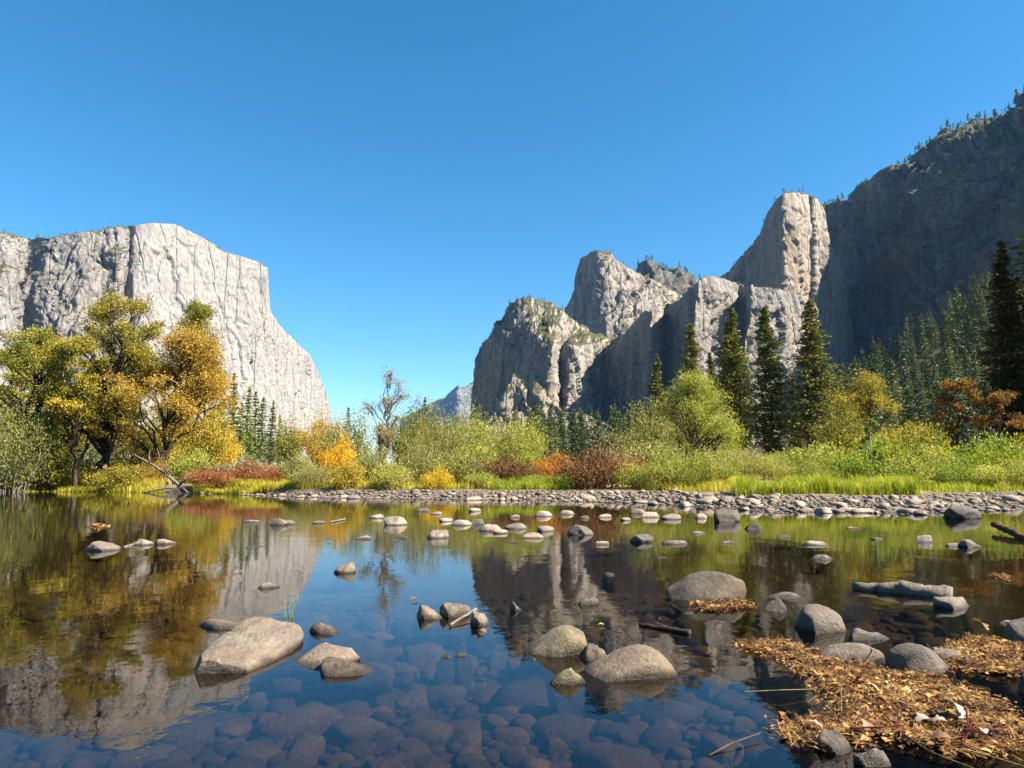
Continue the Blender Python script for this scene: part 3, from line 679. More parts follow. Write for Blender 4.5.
for i, (px, py, wpx, D, base, shp, lobes, nl, ls, mt, bk, lean, stems, lab) in enumerate(BT):
    p = ground_pt(px, D); H = height_to(px, py, D, p[2]); Rc = wpx / F * D / 2
    if stems > 1 and i > 8 and i not in (23, 24):
        tm, cm = shrub(100 + i, H, Rc * 1.2, 34, int(nl * 2.2), ls * .85, .55, .7, low=.1); tm.name = 'trunk'
    else: tm, cm = broadleaf(100 + i, H, Rc, base, shp, lobes, nl, ls, lean, tr=(0.012 if i == 16 else 0.021) * H, stems=stems)
    plant('broadleaf_tree', [('trunk', tm, bk), ('crown', cm, mt)], p, lab, 'tree')

# ------------------------------------------------------------------ conifers
PINES = [conifer(201, 32, 7.2, .11, 78, 10, .62, 15, gap=.12, shape=.9), conifer(202, 34, 7.4, .08, 80, 10, .62, 15, gap=.2, shape=.9), conifer(203, 30, 5.6, .14, 72, 10, .58, 15, gap=.18, shape=.85)]
FIRS = [conifer(211, 22, 3.4, .06, 46, 8, .55, 8, droop=.35, shape=.85), conifer(212, 22, 3.8, .08, 44, 8, .55, 8, gap=.2, shape=.8)]
#  px, top, D, scale r, material, label
CT = [
    (693, 322, 140, .9, 1, L_PINE, 'shorter dark pine at the left end of the tall pine row'),
    (737, 306, 128, 1.0, 0, L_PINE, 'tall dark pine, second of the big row, beside the yellow willow'),
    (775, 305, 122, 1.0, 1, L_PINE, 'tall pine in the middle of the row with visible brown trunk'),
    (818, 299, 118, 1.12, 1, L_PINE, 'tallest and broadest pine at the right end of the row'),
    (714, 352, 150, .85, 2, L_PINE, 'small pine tucked between the first two tall pines'),
    (798, 372, 128, .6, 2, L_PINE, 'slim pine between the two rightmost tall pines'),
    (660, 354, 170, .9, 2, L_PINE, 'lone pine rising behind the left of the yellow willow'),
    (845, 385, 150, .9, 2, L_PINE, 'small pine at the right foot of the tallest pine'),
]
def put_conifer(px, py, D, rs, protos, idx, mt, lab, seed, group=None, name='pine_tree', cat='pine'):
    p = ground_pt(px, D); H = height_to(px, py, D, p[2])
    tm, cm = protos[idx]; h0 = max(v.co.z for v in tm.vertices) / 0.985
    s = H / h0
    return plant(name, [('trunk', tm, B_PINE), ('crown', cm, mt)], p, lab, cat, group, rot=seed * 1.7, scale=(s * rs, s * rs, s))
for i, (px, py, D, rs, idx, mt, lab) in enumerate(CT): put_conifer(px, py, D, rs, PINES, idx, mt, lab, i)
# right-edge tree with painted-in shade, and off-frame pines added only to shade it
put_conifer(1024, 240, 78, 0.85, PINES, 0, L_SHADED, 'very dark conifer with painted-in shade, filling the right edge of the photo', 9)
for px, D in ((1090, 80), (1135, 82), (1115, 74), (1190, 78)): put_conifer(px, 150, D, 1.5, PINES, 1, L_PINE, 'unseen tall pine added to shade the dark edge conifer', px, 'shade pines added beyond the right edge')
FT = [(219, 390, 150, 0, L_FIR, 'short green fir at the left end of the fir row below the pale cliff'), (230, 373, 150, 0, L_PINE, 'tallest dark fir in the fir row below the pale cliff'),
      (238, 402, 130, 1, L_FIR, 'bright green fir right of the tallest fir'), (245, 386, 155, 0, L_FIR, 'second tallest fir in the row, bright green and full'), (253, 391, 160, 1, L_PINE, 'dark fir with thin top in the middle of the fir row'),
      (260, 397, 150, 1, L_FIR, 'slim fir third from the right of the fir row'), (270, 400, 140, 0, L_PINE, 'dark pointed fir near the right end of the fir row'), (278, 415, 150, 1, L_FIR, 'lowest fir at the right end of the fir row'),
      (347, 407, 210, 1, L_FARPINE, 'small fir tip above the thicket left of the nearly bare tree'), (424, 397, 200, 0, L_FARPINE, 'dark fir tip poking above the thicket left of the distant peak'), (312, 425, 160, 0, L_FIR, 'small fir before the brownish gold round tree')]
for i, (px, py, D, idx, mt, lab) in enumerate(FT): put_conifer(px, py, D, 1.0, FIRS, idx, mt, lab, i + 3, name='fir_tree', cat='fir')

def joined_conifer(seed, H, Rc, **kw):
    tm, cm = conifer(seed, H, Rc, **kw)
    bm = bmesh.new(); bm.from_mesh(tm); n = len(bm.faces); bm.from_mesh(cm)
    bm.faces.ensure_lookup_table()
    for i, f in enumerate(bm.faces): f.material_index = 0 if i < n else 1
    me = bpy.data.meshes.new('far_pine'); bm.to_mesh(me); bm.free()
    me.materials.append(B_PINE); me.materials.append(L_FARPINE)
    return me
FARP = [joined_conifer(300 + i, 30, 5.8 + 0.6 * (i % 3), base=.05, lev=34, per=8, ss=1.1, k=5, gap=.12, shape=.85, solid=True) for i in range(4)]
rng = np.random.default_rng(77)
def far_pine(x, y, H, lab, group, z=None):
    o = bpy.data.objects.new('pine_tree', FARP[rng.integers(4)]); COL.objects.link(o)
    o.location = (x, y, terr1(x, y) - 0.3 if z is None else z); s = H / 30; w = s * rng.uniform(0.85, 1.2)
    o.scale = (w, w, s); o.rotation_euler = (0, 0, rng.uniform(0, 6.28)); tag(o, lab, 'pine', group)
for i in range(76):     # the wood below the dark cleft
    px = rng.uniform(528, 668); D = rng.uniform(330, 560); p = ground_pt(px, D)
    H = max(9, height_to(px, rng.uniform(402, 428) - 6 * (px > 600), D, p[2])); far_pine(p[0], D, H, 'green pine in the distant wood across the meadow, below the dark cliff', 'pines below the dark cliff')
for i in range(20):
    px = rng.uniform(205, 470); D = rng.uniform(300, 480); p = ground_pt(px, D)
    H = max(9, height_to(px, rng.uniform(418, 440), D, p[2])); far_pine(p[0], D, H, 'distant pine behind the left bank thicket', 'pines behind the left thicket')
for i in range(34):
    px = rng.uniform(-40, 215); D = rng.uniform(105, 230); p = ground_pt(px, D)
    H = max(7, height_to(px, rng.uniform(412, 440), D, p[2])); far_pine(p[0], D, H, 'green pine standing behind the big oaks of the left bank', 'pines behind the left oaks')
for i in range(170):    # hillside on the right
    px = rng.uniform(832, 1050); D = rng.uniform(260, 760); p = ground_pt(px, D)
    far_pine(p[0], D, rng.uniform(27, 46), 'hazy green pine on the wooded slope under the shadowed massif', 'pines on the right slope')
# small pines on ledges and ridges of the cliffs, far past three hundred: one object
lp = Bag()
def tiny_pine(bag, P, H):
    n = int(26); f = rng.uniform(0, 1, n) ** 0.8; a = rng.uniform(0, 6.28, n); r = H * 0.2 * (1 - f) ** .8 * rng.uniform(.3, 1, n)
    C = P + np.stack([r * np.cos(a), r * np.sin(a), H * (0.08 + 0.9 * f)], 1)
    D = np.stack([np.cos(a), np.sin(a), 0.35 + 2.2 * f ** 3], 1)
    leaves(bag, C, H * 0.24, H * 0.15, rng, D, 0.4, up=.8)
def ledge_pines(key, n, H, vlo=0.0, topshare=0.3, nzmin=0.45):
    G, NR, NC = SURF[key]
    du = np.gradient(G, axis=1); dv = np.gradient(G, axis=0); N = unit(np.cross(du, dv)); nz = np.abs(N[:, :, 2])
    ok = np.argwhere((nz > nzmin) & (np.arange(NR)[:, None] > vlo * NR) & (np.arange(NC)[None, :] > 3) & (np.arange(NC)[None, :] < NC - 4))
    top = np.stack([np.full(NC - 8, NR - 1), np.arange(4, NC - 4)], 1)
    for i in range(n):
        r, c = (ok[rng.integers(len(ok))] if (rng.random() > topshare and len(ok)) else top[rng.integers(len(top))])
        tiny_pine(lp, G[r, c] - np.array([0, 0, 1.5]), H * rng.uniform(0.5, 1.2))
ledge_pines('high shadowed massif with stepped jagged ridge at the right', 520, 24, vlo=0.1, topshare=.22)
ledge_pines('leaning granite tower with dark left face and sunlit warm right face', 50, 13, vlo=0.3, topshare=.6)
ledge_pines('grey granite buttress with dark left wall and brushy sloping top', 260, 12, vlo=0.15, topshare=.12)
ledge_pines('farthest low wooded summit behind the granite dome', 160, 24, vlo=0.3)
ledge_pines('tall rounded granite dome behind the grey buttress, dark on its left', 60, 14, vlo=0.1)
ledge_pines('long grey granite wall with pale vertical prows, left of the tower', 50, 12, vlo=0.1)
ledge_pines('broken rocky spur with brush at the foot of the grey buttress', 150, 12, vlo=0.1)
ledge_pines('huge pale granite cliff wall with vertical right edge on the left', 60, 9, vlo=0.05, topshare=.6, nzmin=.5)
ledge_pines('grey rugged shoulder with brushy ledges at the far left of the pale wall', 220, 12, vlo=0.05, topshare=.12, nzmin=.35)
ledge_pines('small white granite slab at the far left, below the huge pale wall', 60, 14, vlo=0.05)
tag(link('ledge_pines', lp.mesh('ledge_pines'), L_FARPINE), 'countless small pines scattered over the ledges and crests of the cliffs', 'pines', kind='stuff')

# ------------------------------------------------------------------ shrubs along the bank
SP = {'willow': [shrub(401 + i, 2.4, 1.6, 30, 5200, .15, .28, .75) for i in range(3)],
      'round': [shrub(411 + i, 2.0, 1.6, 30, 5200, .12, .6, .4) for i in range(3)],
      'leafy': [shrub(421 + i, 2.3, 1.5, 26, 4200, .15, .5, .55) for i in range(3)]}
#  px, top py, width px, D, kind, material, label
ST = [
    (238, 463, 78, 47.5, 'round', L_RED, 'long low brick red shrub behind the left bank grass'),
    (205, 466, 44, 48.5, 'round', L_RED, 'smaller red shrub at the left end of the long red one'),
    (268, 465, 40, 47, 'round', L_RED, 'deep red shrub at the right end of the long red one'),
    (240, 456, 60, 56, 'round', L_GREY, 'dry grey shrub behind the long red shrub'),
    (192, 446, 50, 53, 'leafy', L_LIME, 'yellow green shrub beside the fallen snag'),
    (298, 452, 44, 48, 'leafy', L_SAGE, 'sage shrub right of the red shrubs'),
    (337, 437, 38, 52, 'round', L_AMBER, 'glowing amber round shrub in the left thicket'),
    (314, 461, 50, 42.5, 'willow', L_SAGE, 'tan sage shrub under the amber shrub at the gravel edge'),
    (350, 457, 44, 41.5, 'leafy', L_GOLD, 'gold tinted shrub on the gravel edge right of the amber shrub'),
    (375, 442, 48, 45, 'willow', L_SAGE, 'tall sage shrub at the foot of the nearly bare tree'),
    (394, 461, 48, 41, 'leafy', L_LIME, 'low lime shrub on the gravel edge below the nearly bare tree'),
    (422, 440, 52, 46, 'willow', L_SAGE, 'broad sage willow shrub in the middle of the thicket'),
    (436, 466, 36, 40.5, 'round', L_YELLOW, 'small yellowish shrub on the gravel edge mid thicket'),
    (458, 446, 60, 43.5, 'round', L_SAGE, 'dome of pale green willow over a dark hollow'),
    (480, 441, 50, 47, 'leafy', L_LIME, 'yellow green shrub behind the pale willow dome'),
    (484, 470, 40, 41, 'leafy', L_LIME, 'low yellow green shrub at right foot of the pale willow dome'),
    (507, 453, 64, 43.5, 'round', L_MAROON, 'dark maroon shrub under the upright yellow green willow'),
    (528, 452, 40, 50, 'leafy', L_LIME, 'yellow green shrub rising behind the maroon shrub'),
    (552, 452, 56, 47, 'round', L_ORANGE, 'vivid orange shrub in the middle of the bank'),
    (540, 474, 40, 42, 'leafy', L_GREEN, 'low fresh green shrub before the orange shrub'),
    (575, 470, 44, 40.5, 'willow', L_GREEN, 'fresh green willow clump left of the brown shrub at the gravel'),
    (592, 446, 84, 40.5, 'round', L_MAROON, 'large reddish brown shrub in the middle of the bank'),
    (622, 453, 56, 48, 'round', L_RED, 'red shrub between the brown shrub and the lime willows'),
    (615, 446, 70, 62, 'round', L_GREY, 'dry grey shrubs line behind the red shrub'),
    (640, 457, 60, 39.5, 'willow', L_LIME, 'first pale lime willow right of the brown shrub'),
    (677, 449, 66, 38.5, 'willow', L_LIME, 'second pale lime willow, taller and fuller, at the gravel edge'),
    (712, 446, 60, 39, 'willow', L_LIME, 'third pale lime willow beside the bright sedge bank'),
    (660, 436, 70, 52, 'leafy', L_SAGE, 'dull green shrub under the shaded olive willow'),
    (745, 447, 56, 42, 'willow', L_SAGE, 'tan green willow shrub behind the left end of the sedge'),
    (772, 452, 50, 40, 'willow', L_LIME, 'pale willow shrub behind the middle of the sedge'),
    (800, 444, 56, 43, 'leafy', L_GREEN, 'fresh green shrub under the third tall pine'),
    (832, 440, 50, 42, 'leafy', L_LIME, 'yellow green shrub with pale tips under the tallest pine'),
    (815, 456, 50, 36.5, 'willow', L_LIME, 'loose pale willow right behind the sedge crest'),
    (858, 448, 54, 37, 'leafy', L_GREEN, 'fresh green shrub around the thin pale stemmed tree'),
    (885, 432, 62, 43, 'leafy', L_GREEN, 'tall fresh green shrub below the broad golden oak'),
    (905, 455, 60, 36, 'leafy', L_LIME, 'lime shrub at the right end of the sedge bank'),
    (930, 440, 60, 42, 'leafy', L_LIME, 'yellow green shrub below the rust brown oak, left side'),
    (948, 457, 54, 38, 'willow', L_GREEN, 'green willow with a dark hollow above the right cobbles'),
    (972, 442, 56, 42, 'leafy', L_GREEN, 'green shrub right below the rust brown oak'),
    (985, 462, 54, 38.5, 'leafy', L_LIME, 'low lime shrub above the cobbles near the right edge'),
    (1006, 430, 60, 44, 'leafy', L_GREEN, 'tall green shrub under the low rust tree near the right edge'),
    (1022, 455, 60, 38.5, 'willow', L_LIME, 'lime willow cut by the right edge of the photo'),
    (1060, 440, 70, 42, 'leafy', L_GREEN, 'green shrub just past the right edge'),
    (930, 420, 56, 56, 'leafy', L_OLIVE, 'shaded olive shrub between the golden oak and the rust oak'),
    (120, 462, 60, 50, 'leafy', L_GOLD, 'low gold brush at the foot of the forked oak'),
    (75, 458, 56, 52, 'round', L_OLIVE, 'dark brush beneath the slim sparse tree'),
    (20, 455, 60, 51, 'round', L_SAGE, 'pale brush beneath the left willow'),
    (150, 455, 40, 52, 'round', L_BROWN, 'brown brush between the oak trunks and the snag'),
]
for i, (px, py, wpx, D, kd, mt, lab) in enumerate(ST):
    p = ground_pt(px, D); H = max(0.5, height_to(px, py, D, p[2])); w = wpx / F * D / 2
    tm, cm = SP[kd][i % 3]; h0 = {'willow': 2.4, 'round': 2.0, 'leafy': 2.3}[kd]; r0 = 1.75
    plant('shrub', [('stems', tm, B_STEM), ('foliage', cm, mt)], p, lab, 'shrub', rot=i * 2.1, scale=(w / r0, min(w, 2.2) / r0, H / h0))

# ------------------------------------------------------------------ grass
def grass_mat(name, cols, trans=0.45):
    return leaf_mat(name, cols, trans, 0.0)
G_SEDGE = grass_mat('green sedge', [(0.09, 0.17, 0.015), (0.20, 0.29, 0.02), (0.36, 0.38, 0.03), (0.48, 0.42, 0.06)])
G_GOLD = grass_mat('yellow sedge', [(0.16, 0.20, 0.02), (0.34, 0.35, 0.03), (0.48, 0.42, 0.05), (0.54, 0.42, 0.10)])
G_DRY = grass_mat('dry meadow grass', [(0.22, 0.17, 0.06), (0.40, 0.29, 0.11), (0.52, 0.38, 0.17), (0.50, 0.34, 0.2)])
def blades(bag, X, Y, h, w, rng, lean=0.35):
    n = len(X); Z = terr(X, Y); b = np.stack([X, Y, Z - 0.02], 1)
    a = rng.uniform(0, 2 * np.pi, n); d = np.stack([np.cos(a), np.sin(a), 0 * a], 1)
    hh = (h * rng.uniform(0.55, 1.15, n))[:, None]; ll = (lean * rng.uniform(0.2, 1.3, n))[:, None] * hh
    s = np.stack([-np.sin(a), np.cos(a), 0 * a], 1) * w
    m = b + d * ll * 0.3 + np.array([0, 0, 0.65]) * hh; t = b + d * ll + np.array([0, 0, 1.0]) * hh
    V = np.stack([b - s, b + s, m + s * 0.8, m - s * 0.8, t], 1).reshape(-1, 3)
    i = np.arange(n)[:, None] * 5
    bag.add(V, i + np.array([[0, 1, 2, 3]]), i + np.array([[3, 2, 4]]))
def strip(bag, pxa, pxb, Da, Db, n, h, w, rng, lean=0.35, clump=0.0):
    px = rng.uniform(pxa, pxb, n); D = rng.uniform(0, 1, n)
    D = np.interp(px, [pxa, pxb], [Da[0], Db[0]]) * (1 - D) + np.interp(px, [pxa, pxb], [Da[1], Db[1]]) * D
    X = (px - 512) / F / 1.008 * D
    if clump:
        k = vnoise(np.stack([X * 1.1, D * 1.1, 0 * X], 1), 8) > rng.uniform(-1, 0.6, n) - 0.2; X = X[k]; D = D[k]
    hv = h * (0.75 + 0.45 * vnoise(np.stack([X * 0.9, D * 0.9, 0 * X], 1), 12))
    blades(bag, X, D, hv, w, rng, lean)
rng = np.random.default_rng(5)
b = Bag()
strip(b, 735, 918, (31.2, 35), (32.0, 36), 15000, 0.85, 0.012, rng, 0.5)
strip(b, 490, 570, (39.5, 43), (39, 43), 4000, 0.7, 0.014, rng, 0.5)
strip(b, 920, 1030, (34, 38), (37.5, 40), 3500, 0.6, 0.012, rng, 0.5, 1)
tag(link('sedge_grass', b.mesh('sedge_grass'), G_SEDGE), 'bright green sedge along the gravel bar', 'grass', kind='stuff')
b = Bag()
strip(b, 60, 165, (49.6, 54), (48, 54), 8000, 0.55, 0.016, rng, 0.6)
strip(b, 195, 300, (46.0, 48.5), (42, 46), 9000, 0.6, 0.016, rng, 0.6)
strip(b, -60, 60, (50, 54), (49.8, 54), 4000, 0.45, 0.016, rng, 0.6, 1)
strip(b, 300, 500, (41.5, 45), (40, 44), 6000, 0.6, 0.015, rng, 0.5, 1)
strip(b, 640, 740, (38, 44), (34, 40), 3500, 0.6, 0.014, rng, 0.5, 1)
tag(link('yellow_grass', b.mesh('yellow_grass'), G_GOLD), 'yellow green bank grass at the water edge', 'grass', kind='stuff')
b = Bag()
strip(b, -80, 1100, (52, 75), (44, 70), 22000, 0.7, 0.02, rng, 0.4, 1)
strip(b, -80, 1100, (75, 120), (70, 120), 14000, 0.8, 0.035, rng, 0.4, 1)
tag(link('meadow_grass', b.mesh('meadow_grass'), G_DRY), 'dry golden meadow grass behind the bank shrubs', 'grass', kind='stuff')

# ------------------------------------------------------------------ rocks
def rock_mesh(seed, sub=4, flat=0.0, cuts=9, rough=0.12, taper=0.0, prof=0.0):
    rng = np.random.default_rng(seed); bm = bmesh.new(); bmesh.ops.create_icosphere(bm, subdivisions=sub, radius=1)
    V = np.array([v.co[:] for v in bm.verts]); Fc = np.array([[v.index for v in f.verts] for f in bm.faces]); bm.free()
    V = V * (1 + 0.16 * fbm(V * 0.9 + seed, 2, seed)[:, None])
    for i in range(cuts):
        n = unit(rng.normal(size=3) * np.array([1, 1, 0.8])); h = rng.uniform(0.55, 0.88)
        d = V @ n - h; V = V - np.outer(np.maximum(d, 0) * 0.93, n)
    n = unit(np.array([rng.normal() * .22, rng.normal() * .22, 1.0])); d = V @ n - rng.uniform(.5, .66); V = V - np.outer(np.maximum(d, 0) * 0.72, n)
    V = V * (1 + rough * fbm(V * 2.3 + seed, 4, seed + 5)[:, None])
    V = V + unit(V) * (0.02 * fbm(V * 9 + seed, 3, seed + 7))[:, None]
    V[:, :2] *= (1 - 0.16 * V[:, 2:3])
    if taper: V[:, 2] *= 1 + taper * V[:, 0]
    if prof: V[:, 2] = np.where(V[:, 2] > -.2, (V[:, 2] + .2) * (1 - abs(prof) * (1 - sstep(-1, .45, V[:, 0] * np.sign(prof)))) - .2, V[:, 2])
    lo, hi = V.min(0), V.max(0); V = (V - (lo + hi) / 2) / ((hi - lo) / 2)
    return mk_mesh('rock', V, [Fc], True)
def put_rock(x0, x1, yt, yb, mat, label, seed, group=None, dr=0.75, rot=0.0, tilt=(0, 0), sub=4, cuts=12, rough=0.15, name='river_rock', cat='rock', me=None, taper=0.0, prof=0.0):
    yt = yt + 0.09 * (yb - yt); yb = yb - 0.08 * (yb - yt); Pf = plane((x0 + x1) / 2, yb); w = (x1 - x0) / F * Pf[1]
    Dc = Pf[1] + 0.5 * dr * w * 0.8; pxc = (x0 + x1) / 2
    pc = at(pxc, 470.7, Dc); w = (x1 - x0) / F * Dc * 1.03
    # height of the top, allowing for the top being nearer the middle of the rock
    zt = max(at(pxc, yt, Dc + 0.12 * dr * w)[2], 0.02)
    zb = min(terr1(pc[0], Dc), -0.05) - 0.04; zb = max(zb, -0.9); zb = min(zb, -0.35 * zt)
    m = me or rock_mesh(seed, sub, cuts=cuts, rough=rough, taper=taper, prof=prof)
    mv = np.array([v.co[:] for v in m.vertices]); zw = -(zt + zb) / (zt - zb); lv = mv[mv[:, 2] > min(zw, 0.8) - 0.08]
    kx = 2 / max(lv[:, 0].max() - lv[:, 0].min(), .6); ox = -(lv[:, 0].max() + lv[:, 0].min()) / 2 * kx * w / 2
    o = link(name, m, mat); o.location = (pc[0] + ox, Dc, (zt + zb) / 2); o.scale = (kx * w / 2, kx * dr * w / 2, (zt - zb) / 2)
    o.rotation_euler = (R(tilt[0]), R(tilt[1]), rot)
    o.material_slots[0].link = 'OBJECT'; o.material_slots[0].material = mat
    tag(o, label, cat, group); return o
RK = [
    (663, 740, 566, 604, M_ROCK, 'largest boulder in mid river, pale top and dark undercut left side', dict(dr=.8, cuts=8, rough=.09, prof=.45)),
    (207, 258, 617, 629, M_ROCK_GREY, 'thin flat grey stone just behind the big tilted slab', dict(dr=.5)),
    (314, 346, 621, 636, M_ROCK, 'small smooth pale stone right of the big tilted slab', dict(dr=.8)),
    (298, 364, 641, 668, M_ROCK, 'flat pale stone, upper of two touching right of the slab', dict(dr=.75, prof=.6)),
    (327, 382, 653, 675, M_ROCK, 'flat rough stone, lower of two touching right of the slab', dict(dr=.7)),
    (338, 359, 561, 574, M_ROCK_GREY, 'dark round stone alone in the reflected blue sky', dict(dr=.8)),
    (264, 284, 581, 589, M_ROCK_GREY, 'small dark stone in the reflection of the pale cliff', dict(dr=.7)),
    (418, 446, 603, 621, M_ROCK, 'left rounded stone of the small trio with twigs', dict(dr=.8)),
    (441, 471, 600, 619, M_ROCK, 'middle and tallest stone of the small trio with twigs', dict(dr=.8)),
    (471, 490, 610, 627, M_ROCK, 'right small stone of the trio with twigs', dict(dr=.8)),
    (526, 584, 621, 658, M_ROCK_MOSS, 'rounded boulder with mossy left flank at centre', dict(dr=.8, cuts=4, rough=.07, prof=.6)),
    (575, 605, 643, 663, M_ROCK, 'small angular grey stone wedged between two centre boulders', dict(dr=.8)),
    (581, 669, 641, 681, M_ROCK, 'long pale teardrop boulder, broad at its right end, at centre', dict(dr=.6, cuts=3, rough=.06, prof=.75)),
    (548, 583, 665, 687, M_ROCK_MOSS, 'small rough stone in front of the mossy centre boulder', dict(dr=.75)),
    (510, 522, 600, 611, M_ROCK_GREY, 'tiny grey stone right of the trio with twigs', dict(dr=.8)),
    (576, 597, 596, 606, M_ROCK_GREY, 'small flat stone behind the mossy centre boulder', dict(dr=.7)),
    (789, 832, 601, 634, M_ROCK_GREY, 'smooth egg shaped grey boulder right of the largest boulder', dict(dr=.85, cuts=2, rough=.04)),
    (753, 777, 596, 612, M_ROCK_GREY, 'round grey stone between largest boulder and egg boulder', dict(dr=.85, cuts=3)),
    (840, 881, 626, 643, M_ROCK_GREY, 'low pale topped stone behind the leaf litter', dict(dr=.7)),
    (806, 868, 641, 664, M_ROCK_GREY, 'long low grey stone at the back edge of the leaf litter', dict(dr=.6, prof=.5)),
    (876, 932, 638, 678, M_ROCK_GREY, 'leaning brownish oval boulder half on the leaf litter', dict(dr=.8, cuts=3, rough=.05, prof=-.6)),
    (918, 946, 646, 661, M_ROCK_GREY, 'small pale stone right of the leaning oval boulder', dict(dr=.8)),
    (990, 1064, 614, 650, M_ROCK_GREY, 'dark grey boulder cut by the right edge of the photo', dict(dr=.8)),
    (924, 959, 594, 610, M_ROCK_GREY, 'rounded grey stone under the end of the driftwood log', dict(dr=.8)),
    (984, 1004, 619, 626, M_COBBLE, 'small pale stone left of the dark boulder at the right edge', dict(dr=.8)),
    (1000, 1062, 668, 700, M_ROCK_DARK, 'dark slab at the right edge below the leaf litter', dict(dr=.6)),
    (942, 972, 503, 520, M_ROCK_DARK, 'black angular boulder before the right cobbles', dict(dr=.9, cuts=9)),
    (711, 738, 507, 523, M_ROCK_GREY, 'grey rounded boulder off the gravel bar, right of centre', dict(dr=.8)),
    (91, 124, 540, 552, M_COBBLE, 'pale stone with mirrored twin, leftmost in the river', dict(dr=.7)),
    (138, 158, 538, 546, M_COBBLE, 'middle of three pale stones in line at the left', dict(dr=.7)),
    (159, 179, 538, 545, M_COBBLE, 'right flat one of three pale stones in line at the left', dict(dr=.6)),
    (273, 291, 517, 526, M_COBBLE, 'pale stone below the red shrub reflection', dict(dr=.8)),
    (287, 300, 519, 525, M_ROCK_GREY, 'grey stone touching the pale stone below the red shrub', dict(dr=.7)),
    (385, 408, 515, 526, M_COBBLE, 'bright rounded stone below the nearly bare tree', dict(dr=.8)),
    (428, 450, 529, 539, M_COBBLE, 'pale stone nearest to the reflected sky, left of the mid river chain', dict(dr=.7)),
    (567, 592, 523, 536, M_ROCK_GREY, 'dark sided peaked stone alone below the brown shrub', dict(dr=.8)),
    (628, 650, 533, 543, M_ROCK_DARK, 'dark stone with a pale tip right of the peaked stone', dict(dr=.7)),
    (803, 836, 728, 758, M_ROCK_GREY, 'brown wet stone at the lower corner of the leaf litter', dict(dr=.9)),
    (742, 760, 523, 530, M_ROCK_DARK, 'low dark stone below the left end of the sedge', dict(dr=.6)),
    (806, 825, 553, 560, M_COBBLE, 'small pale stone alone in the greenish water', dict(dr=.7)),
    (953, 973, 538, 548, M_ROCK_GREY, 'dark oval stone at right, larger of a touching pair', dict(dr=.7)),
    (911, 927, 534, 543, M_COBBLE, 'pale low stone left of the dark touching pair', dict(dr=.7)),
    (836, 868, 742, 768, M_ROCK_DARK, 'dark wet stone at the bottom edge below the litter', dict(dr=.8)),
]
for i, (x0, x1, yt, yb, mt, lab, kw) in enumerate(RK): put_rock(x0, x1, yt, yb, mt, lab, 500 + i, **kw)
SM = [rock_mesh(700 + i, 3, cuts=6) for i in range(8)]
SMALL = [(244, 261, 519, 523), (316, 326, 519, 524), (371, 385, 512, 519), (359, 372, 534, 540), (399, 410, 535, 539), (441, 453, 516, 522), (454, 472, 517, 526), (472, 484, 516, 525), (481, 500, 521, 532), (494, 508, 527, 534), (505, 527, 520, 530), (511, 519, 513, 518), (523, 542, 530, 539), (538, 553, 523, 532), (536, 552, 508, 517),
         (595, 606, 539, 545), (604, 612, 571, 576), (661, 684, 538, 545), (638, 649, 533, 541), (661, 679, 511, 520), (695, 704, 511, 519), (621, 629, 516, 521), (630, 645, 506, 514), (640, 656, 509, 518), (803, 822, 539, 546), (942, 955, 541, 547), (766, 795, 590, 601), (432, 442, 510, 515), (418, 430, 506, 512), (470, 480, 506, 512), (560, 574, 508, 515), (775, 785, 534, 538), (846, 856, 526, 529),
         (690, 702, 530, 534), (580, 588, 514, 519), (598, 610, 512, 518), (720, 732, 540, 544), (868, 878, 536, 540), (250, 268, 545, 548), (508, 518, 540, 543), (655, 664, 556, 559), (700, 720, 618, 624), (676, 690, 612, 616), (608, 622, 630, 634), (443, 452, 655, 659), (457, 470, 652, 657)]
rng = np.random.default_rng(9)
for i, q in enumerate(SMALL):
    q = (q[0] - 1, q[1] + 1, q[2] + 0.22 * (q[3] - q[2]), q[3])
    put_rock(*q, [M_COBBLE, M_ROCK_GREY, M_COBBLE][i % 3], 'small stone barely breaking the river surface', 0, group='small stones in the river', dr=.75, rot=0, me=SM[i % 8])

# big tilted slab
def slab():
    rng = np.random.default_rng(31)
    bm = bmesh.new(); bmesh.ops.create_icosphere(bm, subdivisions=6, radius=1); V = np.array([v.co[:] for v in bm.verts]); Fc = np.array([[v.index for v in f.verts] for f in bm.faces]); bm.free()
    V = np.sign(V) * np.abs(V) ** np.array([0.75, 0.7, 0.42])
    V[:, 1] *= 0.40 * (1.0 + 0.16 * V[:, 0]); V[:, 2] *= 0.2
    for i in range(11):
        n = unit(rng.normal(size=3) * np.array([1, 1.6, .5])); e = (np.abs(n) * np.array([.9, .36, .17])).sum() * rng.uniform(.72, .92); d = V @ n - e; V = V - np.outer(np.maximum(d, 0), n)
    V *= 1 + 0.05 * fbm(V * 2.6 + 3, 4, 77)[:, None]
    q = fbm(V * np.array([2.2, 7, 1]), 4, 12); V[:, 2] += (0.025 * (np.floor(q * 5) / 5) + 0.018 * fbm(V * 9, 3, 4) - 0.10 * np.exp(-((V[:, 0] - 0.02 - 0.35 * V[:, 1]) / 0.022) ** 2) * (V[:, 1] > -0.12)) * (V[:, 2] > 0)
    return mk_mesh('slab', V, [Fc], True)
A = plane(203, 683); B = plane(284, 636); c = (A + B) / 2; L = np.linalg.norm(B - A); ang = math.atan2(B[1] - A[1], B[0] - A[0])
o = link('river_rock', slab(), M_SLAB, loc=(c[0], c[1] + 0.03, 0.0)); o.scale = (L * 0.50,) * 3; o.rotation_euler = (R(17), R(-6), ang)
tag(o, 'big tilted pale slab with a dark crack, lower left in the river', 'rock')

